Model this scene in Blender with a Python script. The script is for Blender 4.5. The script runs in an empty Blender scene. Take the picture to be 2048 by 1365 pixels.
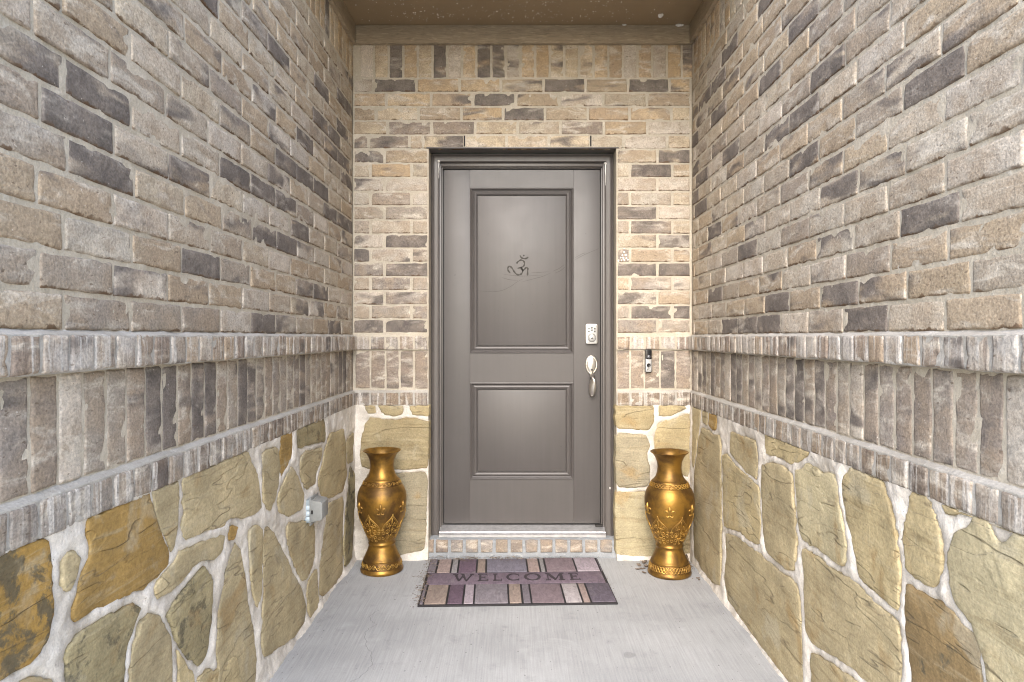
import bpy, bmesh, math, random
import numpy as np
from mathutils import Vector, Matrix

random.seed(7)
scene = bpy.context.scene
col = scene.collection
R = math.radians

# ------------------------------------------------------------------ camera
XL, XR, D, CAMH = -0.903, 0.98, 3.714, 1.2306
cam_d = bpy.data.cameras.new("camera")
cam_d.sensor_width = 36.0
cam_d.lens = 1337.0 / 2048.0 * 36.0
cam_d.shift_x = -7.0 / 2048.0
cam_d.shift_y = -7.5 / 2048.0
cam_d.clip_start, cam_d.clip_end = 0.05, 2000.0
cam = bpy.data.objects.new("camera", cam_d)
cam.location = (0, 0, CAMH)
cam.rotation_euler = (R(90), 0, 0)
col.objects.link(cam)
scene.camera = cam

# ------------------------------------------------------------------ sky, sun, exposure
SUN_EL, SUN_AZ = 36.0, 188.0          # veiled sun in front of the house, very soft
world = bpy.data.worlds.new("World")
scene.world = world
world.use_nodes = True
wn = world.node_tree.nodes
sky = wn.new("ShaderNodeTexSky")
sky.sky_type = 'NISHITA'
sky.sun_disc = False
sky.sun_elevation = R(SUN_EL)
sky.sun_rotation = R(SUN_AZ)
sky.dust_density = 2.0
sky.air_density = 1.0
sky.ozone_density = 1.0
bg = wn["Background"]
bg.inputs[1].default_value = 0.15
world.node_tree.links.new(sky.outputs[0], bg.inputs[0])
sun_d = bpy.data.lights.new("sun", 'SUN')
sun_d.energy = 0.8
sun_d.angle = R(58)
sun_d.color = (1.0, 0.985, 0.95)
sun = bpy.data.objects.new("sun", sun_d)
sdir = Vector((math.sin(R(SUN_AZ)) * math.cos(R(SUN_EL)), math.cos(R(SUN_AZ)) * math.cos(R(SUN_EL)), math.sin(R(SUN_EL))))
sun.rotation_euler = (-sdir).to_track_quat('-Z', 'Y').to_euler()
sun.location = sdir * 30
col.objects.link(sun)
vs = scene.view_settings
vs.view_transform = 'Standard'
vs.look = 'None'
vs.exposure = 2.08
vs.gamma = 1.0
vs.use_curve_mapping = False
scene.cycles.use_denoising = True
scene.cycles.max_bounces = 8
scene.cycles.diffuse_bounces = 5
scene.cycles.filter_width = 1.1

# ------------------------------------------------------------------ measured data (metres: along the wall, height)
STONES_L=[
('rust',[(1.099,0.827),(1.155,0.826),(1.258,0.829),(1.275,0.796),(1.287,0.748),(1.282,0.706),(1.258,0.662),(1.205,0.642),(1.163,0.638),(1.096,0.638)]),
('tan',[(1.322,0.783),(1.349,0.792),(1.368,0.778),(1.359,0.745),(1.338,0.728),(1.317,0.747)]),
('gold',[(1.41,0.831),(1.518,0.829),(1.631,0.822),(1.659,0.787),(1.688,0.735),(1.718,0.681),(1.722,0.648),(1.667,0.631),(1.56,0.633),(1.453,0.647),(1.362,0.657),(1.359,0.674),(1.382,0.745),(1.399,0.772),(1.404,0.803)]),
('tan',[(1.643,0.824),(1.762,0.819),(1.753,0.771),(1.744,0.686),(1.731,0.677),(1.692,0.738),(1.671,0.77),(1.651,0.798)]),
('tan',[(1.8,0.83),(2.014,0.824),(2.211,0.825),(2.255,0.799),(2.301,0.748),(2.325,0.682),(2.349,0.633),(2.182,0.655),(2.05,0.666),(1.933,0.675),(1.824,0.69),(1.805,0.719),(1.824,0.752),(1.809,0.789)]),
('tan',[(2.365,0.809),(2.514,0.809),(2.543,0.738),(2.487,0.644),(2.433,0.618),(2.365,0.654),(2.374,0.733)]),
('gold',[(2.552,0.843),(2.663,0.837),(2.652,0.758),(2.581,0.723),(2.552,0.702),(2.524,0.755)]),
('tan',[(2.652,0.709),(2.727,0.659),(2.818,0.566),(2.794,0.527),(2.642,0.538),(2.543,0.577),(2.524,0.635),(2.581,0.669)]),
('tan',[(2.841,0.747),(3.073,0.72),(3.032,0.659),(2.966,0.593),(2.841,0.598),(2.783,0.669),(2.794,0.718)]),
('moss',[(2.727,0.817),(2.749,0.845),(3.116,0.844),(3.13,0.755),(2.915,0.757),(2.749,0.792)]),
('ochre',[(3.219,0.75),(3.448,0.743),(3.502,0.635),(3.52,0.502),(3.448,0.444),(3.219,0.454),(3.101,0.499),(3.018,0.59),(3.101,0.637),(3.13,0.698)]),
('tan',[(3.448,0.399),(3.466,0.294),(3.448,0.027),(3.281,0.016),(3.046,0.056),(3.032,0.093),(3.073,0.182),(3.13,0.311),(3.174,0.398),(3.189,0.436)]),
('moss',[(3.614,0.52),(3.713,0.452),(3.693,0.311),(3.653,0.157),(3.633,0.039),(3.484,0.042),(3.466,0.139),(3.502,0.312),(3.576,0.424)]),
('tan',[(3.538,0.675),(3.673,0.692),(3.653,0.561),(3.538,0.572)]),
('tan',[(2.749,0.452),(2.94,0.421),(2.966,0.359),(2.953,0.262),(2.89,0.214),(2.794,0.226),(2.705,0.308),(2.621,0.433),(2.621,0.488)]),
('tan',[(2.89,0.176),(2.992,0.179),(3.032,0.037),(2.992,0.012),(2.915,0.012),(2.853,0.122)]),
('tan',[(2.382,0.55),(2.469,0.492),(2.543,0.417),(2.642,0.315),(2.727,0.229),(2.841,0.097),(2.818,0.04),(2.705,0.037),(2.543,0.069),(2.382,0.105),(2.365,0.175),(2.374,0.296),(2.365,0.424),(2.365,0.511)]),
('tan',[(2.255,0.574),(2.349,0.556),(2.357,0.427),(2.349,0.324),(2.317,0.306),(2.27,0.408),(2.248,0.511)]),
('tan',[(2.134,0.575),(2.162,0.539),(2.189,0.449),(2.225,0.331),(2.27,0.217),(2.285,0.12),(2.27,0.02),(1.99,0.102),(2.008,0.229),(2.002,0.284),(2.026,0.401),(2.075,0.501)]),
('moss',[(1.922,0.575),(1.95,0.514),(1.944,0.414),(1.917,0.325),(1.88,0.318),(1.819,0.352),(1.772,0.417),(1.74,0.472),(1.718,0.514),(1.781,0.529),(1.849,0.556)]),
('tan',[(2.044,0.619),(2.032,0.596),(1.979,0.587),(1.859,0.596),(1.753,0.591),(1.667,0.587),(1.651,0.611),(1.692,0.631),(1.781,0.646),(1.901,0.642)]),
('tan',[(1.589,0.555),(1.635,0.54),(1.692,0.502),(1.731,0.458),(1.727,0.392),(1.735,0.228),(1.56,0.288),(1.552,0.415),(1.56,0.473),(1.567,0.523)]),
('moss',[(1.478,0.621),(1.56,0.608),(1.585,0.59),(1.56,0.555),(1.531,0.535),(1.518,0.501),(1.511,0.318),(1.338,0.387),(1.333,0.524),(1.338,0.57),(1.343,0.606),(1.382,0.621),(1.428,0.627)]),
('gold',[(2.088,0.642),(2.141,0.618),(2.128,0.592),(2.088,0.601)]),
('ochre',[(1.762,0.407),(1.8,0.366),(1.839,0.303),(1.869,0.239),(1.901,0.152),(1.8,0.191),(1.79,0.29),(1.772,0.351)]),
('tan',[(1.171,0.609),(1.24,0.586),(1.297,0.543),(1.297,0.413),(1.136,0.455),(1.125,0.604)]),
('tan',[(0.66,0.66),(0.88,0.635),(1.06,0.66),(1.07,0.84),(0.66,0.84)]),
('olive',[(0.66,0.36),(0.92,0.33),(1.08,0.39),(1.09,0.6),(0.85,0.59),(0.66,0.62)]),
('tan',[(0.66,0.03),(0.98,0.03),(1.02,0.31),(0.66,0.3)]),
('ochre',[(1.05,0.03),(1.42,0.03),(1.5,0.26),(1.28,0.29),(1.1,0.36)]),
('tan',[(1.48,0.03),(1.85,0.03),(1.8,0.25),(1.72,0.19),(1.56,0.2)]),
('ochre',[(1.9,0.03),(2.2,0.03),(2.12,0.2),(1.88,0.27)]),
]
STONES_R=[
('tan',[(3.0,0.791),(2.709,0.796),(2.688,0.725),(2.688,0.658),(2.807,0.664),(2.949,0.692),(3.012,0.714)]),
('ochre',[(3.12,0.678),(3.0,0.674),(2.876,0.658),(2.699,0.641),(2.668,0.633),(2.658,0.532),(2.668,0.419),(2.763,0.39),(2.9,0.388),(3.092,0.366),(3.106,0.457)]),
('tan',[(3.079,0.315),(2.876,0.363),(2.763,0.359),(2.599,0.353),(2.453,0.362),(2.37,0.372),(2.307,0.356),(2.292,0.279),(2.277,0.197),(2.277,0.033),(2.37,0.012),(2.618,0.014),(2.853,0.031),(3.052,0.048),(3.092,0.118),(3.065,0.23)]),
('tan',[(2.608,0.718),(2.506,0.752),(2.419,0.755),(2.354,0.736),(2.338,0.661),(2.323,0.601),(2.323,0.511),(2.338,0.428),(2.402,0.406),(2.506,0.406),(2.579,0.417),(2.599,0.476),(2.628,0.576)]),
('ochre',[(2.599,0.828),(2.37,0.844),(2.219,0.838),(2.307,0.803),(2.436,0.792),(2.579,0.795)]),
('olive',[(2.307,0.768),(2.219,0.801),(2.138,0.787),(2.038,0.796),(2.015,0.785),(2.015,0.74),(1.992,0.679),(1.975,0.619),(1.981,0.562),(2.038,0.554),(2.138,0.556),(2.248,0.559),(2.27,0.577),(2.292,0.66)]),
('ochre',[(1.975,0.799),(1.905,0.825),(1.816,0.845),(1.798,0.833),(1.753,0.804),(1.727,0.762),(1.714,0.728),(1.701,0.675),(1.697,0.606),(1.701,0.543),(1.753,0.542),(1.826,0.549),(1.875,0.562),(1.895,0.612),(1.926,0.676),(1.964,0.741)]),
('tan',[(2.248,0.509),(2.138,0.521),(2.038,0.52),(1.959,0.515),(1.875,0.52),(1.798,0.509),(1.727,0.509),(1.701,0.501),(1.697,0.432),(1.693,0.303),(1.845,0.276),(1.926,0.277),(2.062,0.261),(2.178,0.242),(2.219,0.26),(2.227,0.337),(2.234,0.427)]),
('tan',[(2.178,0.188),(2.075,0.215),(1.97,0.244),(1.885,0.255),(1.693,0.275),(1.693,0.106),(2.178,0.037)]),
('ochre',[(1.645,0.789),(1.623,0.813),(1.586,0.814),(1.551,0.793),(1.53,0.756),(1.527,0.711),(1.551,0.66),(1.586,0.643),(1.623,0.647),(1.653,0.663),(1.661,0.725)]),
('olive',[(1.454,0.8),(1.413,0.816),(1.369,0.814),(1.337,0.809),(1.298,0.818),(1.242,0.822),(1.179,0.819),(1.176,0.58),(1.369,0.504),(1.379,0.563),(1.413,0.605),(1.448,0.646),(1.485,0.697),(1.491,0.74)]),
('brown',[(1.653,0.613),(1.593,0.622),(1.544,0.62),(1.498,0.609),(1.448,0.606),(1.413,0.601),(1.396,0.574),(1.39,0.53),(1.39,0.438),(1.615,0.31),(1.623,0.423),(1.638,0.483),(1.657,0.543)]),
('ochre',[(1.517,0.836),(1.46,0.839),(1.413,0.836),(1.436,0.825),(1.491,0.826)]),
('ochre',[(1.369,0.841),(1.317,0.844),(1.273,0.845),(1.242,0.845),(1.307,0.833),(1.348,0.824),(1.374,0.828)]),
('tan',[(1.608,0.288),(1.39,0.415),(1.39,0.269),(1.608,0.136)]),
('tan',[(1.363,0.484),(1.183,0.556),(1.183,0.347),(1.363,0.257)]),
('tan',[(3.646,0.841),(3.507,0.842),(3.517,0.815),(3.565,0.721),(3.605,0.61),(3.646,0.535)]),
('tan',[(3.47,0.756),(3.344,0.755),(3.18,0.753),(3.157,0.699),(3.157,0.463),(3.164,0.225),(3.172,0.068),(3.285,0.039),(3.46,0.04),(3.605,0.058),(3.625,0.241),(3.605,0.489),(3.536,0.662)]),
('tan',[(3.46,0.829),(3.379,0.831),(3.388,0.787),(3.46,0.791)]),
('gold',[(3.344,0.838),(3.227,0.844),(3.236,0.783),(3.285,0.776),(3.353,0.797)]),
('ochre',[(0.66,0.5),(0.9,0.53),(1.14,0.5),(1.15,0.84),(0.66,0.84)]),
('tan',[(0.66,0.2),(0.95,0.18),(1.14,0.24),(1.14,0.47),(0.9,0.5),(0.66,0.47)]),
('tan',[(0.66,0.03),(1.1,0.03),(1.12,0.18),(0.9,0.15),(0.66,0.17)]),
('olive',[(1.17,0.03),(1.62,0.03),(1.58,0.11),(1.36,0.1),(1.34,0.22),(1.18,0.2)]),
]
STONES_B=[
('ochre',[(-0.825,0.832),(-0.778,0.832),(-0.778,0.812),(-0.817,0.81)]),
('ochre',[(-0.759,0.843),(-0.629,0.843),(-0.634,0.801),(-0.667,0.793),(-0.728,0.804)]),
('ochre',[(-0.579,0.843),(-0.482,0.843),(-0.482,0.793),(-0.573,0.799)]),
('ochre',[(-0.806,0.785),(-0.723,0.774),(-0.64,0.779),(-0.557,0.785),(-0.482,0.76),(-0.485,0.608),(-0.493,0.508),(-0.64,0.497),(-0.75,0.505),(-0.842,0.525),(-0.845,0.608),(-0.831,0.691)]),
('cream',[(-0.806,0.464),(-0.64,0.48),(-0.501,0.486),(-0.507,0.331),(-0.512,0.165),(-0.518,0.068),(-0.667,0.037),(-0.792,0.054),(-0.82,0.22)]),
('ochre',[(0.567,0.819),(0.598,0.834),(0.757,0.829),(0.751,0.776),(0.736,0.734),(0.651,0.729),(0.572,0.734)]),
('ochre',[(0.809,0.845),(0.936,0.845),(0.936,0.824),(0.862,0.797),(0.804,0.803)]),
('ochre',[(0.804,0.745),(0.862,0.776),(0.936,0.792),(0.968,0.787),(0.968,0.681),(0.962,0.587),(0.947,0.47),(0.788,0.618),(0.783,0.66)]),
('cream',[(0.572,0.692),(0.651,0.681),(0.715,0.671),(0.73,0.629),(0.709,0.587),(0.725,0.513),(0.725,0.418),(0.651,0.402),(0.577,0.407),(0.569,0.534)]),
('olive',[(0.567,0.365),(0.715,0.37),(0.757,0.323),(0.778,0.112),(0.767,0.033),(0.651,0.033),(0.572,0.043),(0.567,0.217)]),
('tan',[(0.809,0.217),(0.947,0.228),(0.968,0.133),(0.957,0.049),(0.82,0.043)]),
]
DARK_L=[(1.971,2.2),(2.484,2.289),(1.438,1.745),(1.504,1.713),(3.115,2.385),(3.391,2.497),(3.586,2.475),(1.423,1.594),(2.13,1.763),(1.971,1.676),(2.636,1.917),(2.856,1.921),(3.115,1.927),(3.1,2.233),(3.294,2.209),(2.832,2.072),(3.172,2.156),(3.425,2.149),(3.605,2.311),(3.643,2.15),(3.531,2.057),(2.616,1.774),(3.172,1.865),(3.425,1.861),(3.643,1.853),(2.698,1.692),(2.397,1.779),(1.905,1.435),(2.332,1.579),(2.577,1.602),(2.698,1.662),(2.397,1.28),(2.636,1.285),(3.358,1.291),(3.115,1.442),(3.46,1.82),(3.643,1.861)]
HALF_L=[(1.29,1.872),(1.854,2.084),(2.764,2.451),(2.364,2.057),(2.091,1.934),(1.69,1.684),(2.466,1.853),(2.116,1.609),(1.905,1.626),(2.332,1.605),(1.212,1.785),(2.879,1.441),(2.698,1.357),(2.941,1.369),(3.567,1.604),(1.525,1.358)]
DARK_R=[(2.708,2.543),(2.279,2.318),(2.008,2.093),(3.121,2.539),(3.172,2.464),(3.423,2.476),(2.68,2.232),(3.172,2.312),(2.273,2.029),(2.507,2.01),(3.133,2.094),(2.293,1.851),(1.59,1.54),(3.614,2.317),(3.614,2.135),(3.58,2.082),(3.614,1.998),(3.548,1.922),(1.59,1.853),(3.335,1.775),(2.889,1.607),(3.364,1.445),(2.499,1.374),(2.029,1.367),(1.968,1.289),(3.133,1.292),(2.889,1.291),(2.661,1.296)]
HALF_R=[(2.227,2.248),(2.977,2.013),(1.763,1.929),(2.202,1.782),(2.051,1.692),(1.838,1.691),(3.121,1.776),(3.335,1.784),(3.121,1.756),(1.803,1.37),(2.177,1.454),(2.051,1.529),(2.279,1.522),(3.378,1.671),(2.746,1.692)]
SOLD_L=[1.665, 1.741, 1.895, 1.971, 2.219, 3.442, 3.531]
SOLD_R=[3.306, 2.977, 2.9, 2.348]
ROWS_B=[(17,[-0.903,-0.789,-0.55,-0.311,-0.081,0.156,0.389,0.625,0.856,0.975],'0D000D0DH'),(16,[-0.903,-0.719,-0.469,-0.236,0.003,0.244,0.489,0.731,0.975],'00HD0000'),(15,[-0.903,-0.775,-0.539,-0.3,-0.069,0.164,0.403,0.633,0.867,0.975],'0000D0000'),(14,[-0.903,-0.711,-0.467,-0.225,0.014,0.25,0.492,0.733,0.975],'0MM00M00'),(13,[-0.903,-0.817,-0.589,-0.514,-0.283,-0.05,0.186,0.417,0.6,0.844,0.975],'MM0H000000'),(12,[-0.903,-0.728,-0.483],'H0'),(12,[0.561,0.789,0.975],'0D'),(11,[-0.903,-0.806,-0.578,-0.483],'000'),(11,[0.561,0.636,0.872,0.975],'0D0'),(10,[-0.903,-0.728,-0.483],'H0'),(10,[0.561,0.789,0.975],'00'),(9,[-0.903,-0.806,-0.578,-0.483],'000'),(9,[0.561,0.636,0.872,0.975],'000'),(8,[-0.903,-0.728,-0.483],'00'),(8,[0.561,0.789,0.975],'D0'),(7,[-0.903,-0.806,-0.578,-0.483],'000'),(7,[0.561,0.636,0.872,0.975],'0H0'),(6,[-0.903,-0.728,-0.483],'HD'),(6,[0.561,0.789,0.975],'0D'),(5,[-0.903,-0.806,-0.578,-0.483],'D00'),(5,[0.561,0.636,0.872,0.975],'000'),(4,[-0.903,-0.728,-0.483],'0D'),(4,[0.561,0.789,0.975],'DD'),(3,[-0.903,-0.806,-0.578,-0.483],'000'),(3,[0.561,0.636,0.872,0.975],'000'),(2,[-0.903,-0.728,-0.483],'0H'),(2,[0.561,0.789,0.975],'00'),(1,[-0.903,-0.806,-0.578,-0.483],'000'),(1,[0.561,0.636,0.872,0.975],'0DD'),(0,[-0.903,-0.728,-0.483],'DD'),(0,[0.561,0.789,0.975],'00')]
OM=[[(0.0056,1.6579),(0.0171,1.6713),(0.0324,1.6782),(0.0477,1.6713),(0.0526,1.656),(0.0458,1.6426),(0.0324,1.635),(0.0114,1.6304)],[(0.0324,1.635),(0.0408,1.6254),(0.0408,1.6102),(0.0324,1.5968),(0.019,1.5922),(0.0037,1.5979),(-0.0096,1.614),(-0.0211,1.6331),(-0.0345,1.6426),(-0.044,1.6331),(-0.0421,1.6159),(-0.0299,1.6037)],[(0.0305,1.6285),(0.0419,1.6197),(0.0504,1.6235),(0.0611,1.6331),(0.071,1.6304),(0.071,1.614),(0.0695,1.5888)],[(0.0259,1.7057),(0.0343,1.6923),(0.0515,1.6862),(0.0687,1.6904),(0.0721,1.6969)],[(0.0439,1.7076),(0.0515,1.7026)]]
SCRATCH=[[(-0.2141,1.4993),(-0.1568,1.4955),(-0.0994,1.4974),(-0.0651,1.507),(-0.0268,1.5261),(0.0114,1.5528),(0.0496,1.5719)],[(0.0343,1.5509),(0.0993,1.5681),(0.1566,1.5834),(0.2024,1.6025)],[(0.0916,1.6044),(0.191,1.6102)],[(-0.0803,1.5987),(-0.0345,1.591),(0.0419,1.5853),(0.1566,1.591)],[(-0.0803,1.5777),(-0.0345,1.5643),(0.0152,1.5605)],[(0.2292,1.6025),(0.2598,1.6159),(0.2865,1.6369)],[(0.2177,1.614),(0.2521,1.6293),(0.2827,1.6522)],[(0.3438,1.6789),(0.4012,1.7095),(0.4833,1.7439)],[(0.3438,1.6904),(0.3859,1.7133),(0.4088,1.7191)]]
DOTS=[(0.603,1.723,0.0036),(0.603,1.703,0.0061),(0.594,1.686,0.0061),(0.612,1.687,0.0071),(0.584,1.673,0.0051),(0.599,1.672,0.0061),(0.616,1.67,0.0061),(0.572,1.656,0.0056),(0.589,1.657,0.0046),(0.604,1.66,0.0061),(0.624,1.661,0.0051)]

# ------------------------------------------------------------------ helpers
def _hash(ix, iy, iz, seed):
    h = (ix * 374761393 + iy * 668265263 + iz * 2147483647 + seed * 974711) & 0xFFFFFFFF
    h = ((h ^ (h >> 13)) * 1274126177) & 0xFFFFFFFF
    h = ((h ^ (h >> 16)) * 2246822519) & 0xFFFFFFFF
    return ((h ^ (h >> 15)) & 0xFFFF) / 65535.0
def vnoise(x, y, seed=0):
    x = np.asarray(x, dtype=float); y = np.asarray(y, dtype=float)
    ix = np.floor(x).astype(np.int64); iy = np.floor(y).astype(np.int64)
    fx = x - ix; fy = y - iy
    fx = fx * fx * (3 - 2 * fx); fy = fy * fy * (3 - 2 * fy)
    a = _hash(ix, iy, 0, seed); b = _hash(ix + 1, iy, 0, seed)
    c = _hash(ix, iy + 1, 0, seed); d = _hash(ix + 1, iy + 1, 0, seed)
    return (a * (1 - fx) + b * fx) * (1 - fy) + (c * (1 - fx) + d * fx) * fy - 0.5
def fbm(x, y, freq, octv=3, seed=0):
    s = 0; amp = 1.0
    for o in range(octv):
        s = s + amp * vnoise(np.asarray(x) * freq, np.asarray(y) * freq, seed + o * 31)
        freq *= 2.1; amp *= 0.5
    return s

def mesh_from(name, verts, faces, mat=None, smooth=False):
    me = bpy.data.meshes.new(name)
    me.from_pydata([tuple(map(float, v)) for v in verts], [], faces)
    me.update()
    if smooth:
        me.polygons.foreach_set("use_smooth", [True] * len(me.polygons))
    if mat: me.materials.append(mat)
    return me
def link(name, me, parent=None, loc=(0, 0, 0), rot=(0, 0, 0), scale=(1, 1, 1)):
    o = bpy.data.objects.new(name, me)
    col.objects.link(o)
    o.location = loc; o.rotation_euler = rot; o.scale = scale
    if parent: o.parent = parent
    return o
def tag(o, label=None, cat=None, group=None, kind=None):
    if label: o["label"] = label
    if cat: o["category"] = cat
    if group: o["group"] = group
    if kind: o["kind"] = kind
    return o
def empty(name, loc=(0, 0, 0), rz=0.0, **kw):
    o = bpy.data.objects.new(name, None)
    o.empty_display_size = 0.1
    col.objects.link(o)
    o.location = loc; o.rotation_euler = (0, 0, rz)
    return tag(o, **kw)
class MB:
    """collects boxes, prisms, tubes into one mesh"""
    def __init__(s): s.v = []; s.f = []
    def add(s, vs_, fs):
        n = len(s.v); s.v += [tuple(v) for v in vs_]; s.f += [tuple(i + n for i in f) for f in fs]; return s
    def box(s, x0, x1, y0, y1, z0, z1):
        return s.add([(x0,y0,z0),(x1,y0,z0),(x1,y1,z0),(x0,y1,z0),(x0,y0,z1),(x1,y0,z1),(x1,y1,z1),(x0,y1,z1)],
                     [(0,3,2,1),(4,5,6,7),(0,1,5,4),(1,2,6,5),(2,3,7,6),(3,0,4,7)])
    def prism(s, pts, y0, y1):
        """2D polygon in x,z (counter-clockwise seen from -Y) extruded from y0 (front) to y1"""
        n = len(pts)
        vs_ = [(p[0], y0, p[1]) for p in pts] + [(p[0], y1, p[1]) for p in pts]
        fs = [tuple(range(n)), tuple(range(2*n-1, n-1, -1))]
        for i in range(n):
            j = (i + 1) % n
            fs.append((i, i + n, j + n, j))
        return s.add(vs_, fs)
    def lathe(s, prof, cx=0, cy=0, cz=0, n=48, axis='z'):
        vs_ = []
        for r, h in prof:
            for k in range(n):
                a = 2 * math.pi * k / n
                if axis == 'z': vs_.append((cx + r*math.cos(a), cy + r*math.sin(a), cz + h))
                else: vs_.append((cx + r*math.cos(a), cy - h, cz + r*math.sin(a)))
        fs = []
        for i in range(len(prof) - 1):
            for k in range(n):
                k2 = (k + 1) % n
                fs.append((i*n+k, i*n+k2, (i+1)*n+k2, (i+1)*n+k))
        return s.add(vs_, fs)
    def tube(s, pts, rad, n=6, flat=1.0):
        pts = [Vector(p) for p in pts]
        if not isinstance(rad, (list, tuple)): rad = [rad] * len(pts)
        vs_ = []
        up = Vector((0.13, 0.31, 0.94))
        for i, p in enumerate(pts):
            t = (pts[min(i+1, len(pts)-1)] - pts[max(i-1, 0)])
            if t.length < 1e-9: t = Vector((0, 0, 1))
            t.normalize()
            a = t.cross(up)
            if a.length < 1e-3: a = t.cross(Vector((1, 0, 0)))
            a.normalize(); b = t.cross(a)
            for k in range(n):
                q = 2 * math.pi * k / n
                vs_.append(p + (a * math.cos(q) + b * math.sin(q) * flat) * rad[i])
        fs = []
        for i in range(len(pts) - 1):
            for k in range(n):
                k2 = (k + 1) % n
                fs.append((i*n+k, i*n+k2, (i+1)*n+k2, (i+1)*n+k))
        fs.append(tuple(range(n))); m = (len(pts)-1)*n
        fs.append(tuple(range(m+n-1, m-1, -1)))
        return s.add(vs_, fs)
    def ribbon(s, pts, w, y0, y1):
        """flat stroke of width w in the x,z plane standing from y1 to y0"""
        n = len(pts); L = []; Rr = []
        for i in range(n):
            a = Vector(pts[max(i-1,0)]); b = Vector(pts[min(i+1,n-1)])
            t = (b - a).normalized(); nn = Vector((-t.y, t.x))
            p = Vector(pts[i]); ww = w[i] if isinstance(w, (list, tuple)) else w
            L.append(p + nn * ww); Rr.append(p - nn * ww)
        vs_ = []
        for y in (y0, y1):
            vs_ += [(q.x, y, q.y) for q in L] + [(q.x, y, q.y) for q in Rr]
        fs = []
        for i in range(n - 1):
            fs += [(i, n+i, n+i+1, i+1), (i, i+1, 2*n+i+1, 2*n+i), (n+i, 3*n+i, 3*n+i+1, n+i+1)]
        fs += [(0, 2*n, 3*n, n), (n-1, 2*n-1, 4*n-1, 3*n-1)]
        return s.add(vs_, fs)
    def build(s, name, mat, parent=None, smooth=False, bevel=0, seg=2, **kw):
        me = mesh_from(name, s.v, s.f, mat, smooth)
        bm = bmesh.new(); bm.from_mesh(me)
        bmesh.ops.recalc_face_normals(bm, faces=bm.faces)
        if bevel:
            es = [e for e in bm.edges if e.is_manifold and e.calc_face_angle(0) > 0.6]
            bmesh.ops.bevel(bm, geom=es, offset=bevel, segments=seg, affect='EDGES', profile=0.6)
        bm.to_mesh(me); bm.free()
        if smooth or bevel:
            me.polygons.foreach_set("use_smooth", [True] * len(me.polygons))
            if bevel:
                me.set_sharp_from_angle(angle=R(35))
        return link(name, me, parent, **kw)
def catmull(pts, k=5):
    out = []
    n = len(pts)
    for i in range(n - 1):
        p0 = Vector(pts[max(i-1,0)]); p1 = Vector(pts[i]); p2 = Vector(pts[i+1]); p3 = Vector(pts[min(i+2,n-1)])
        for j in range(k):
            t = j / k
            out.append(0.5*((2*p1)+(p2-p0)*t+(2*p0-5*p1+4*p2-p3)*t*t+(3*p1-p0-3*p2+p3)*t**3))
    out.append(Vector(pts[-1]))
    return out

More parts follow.
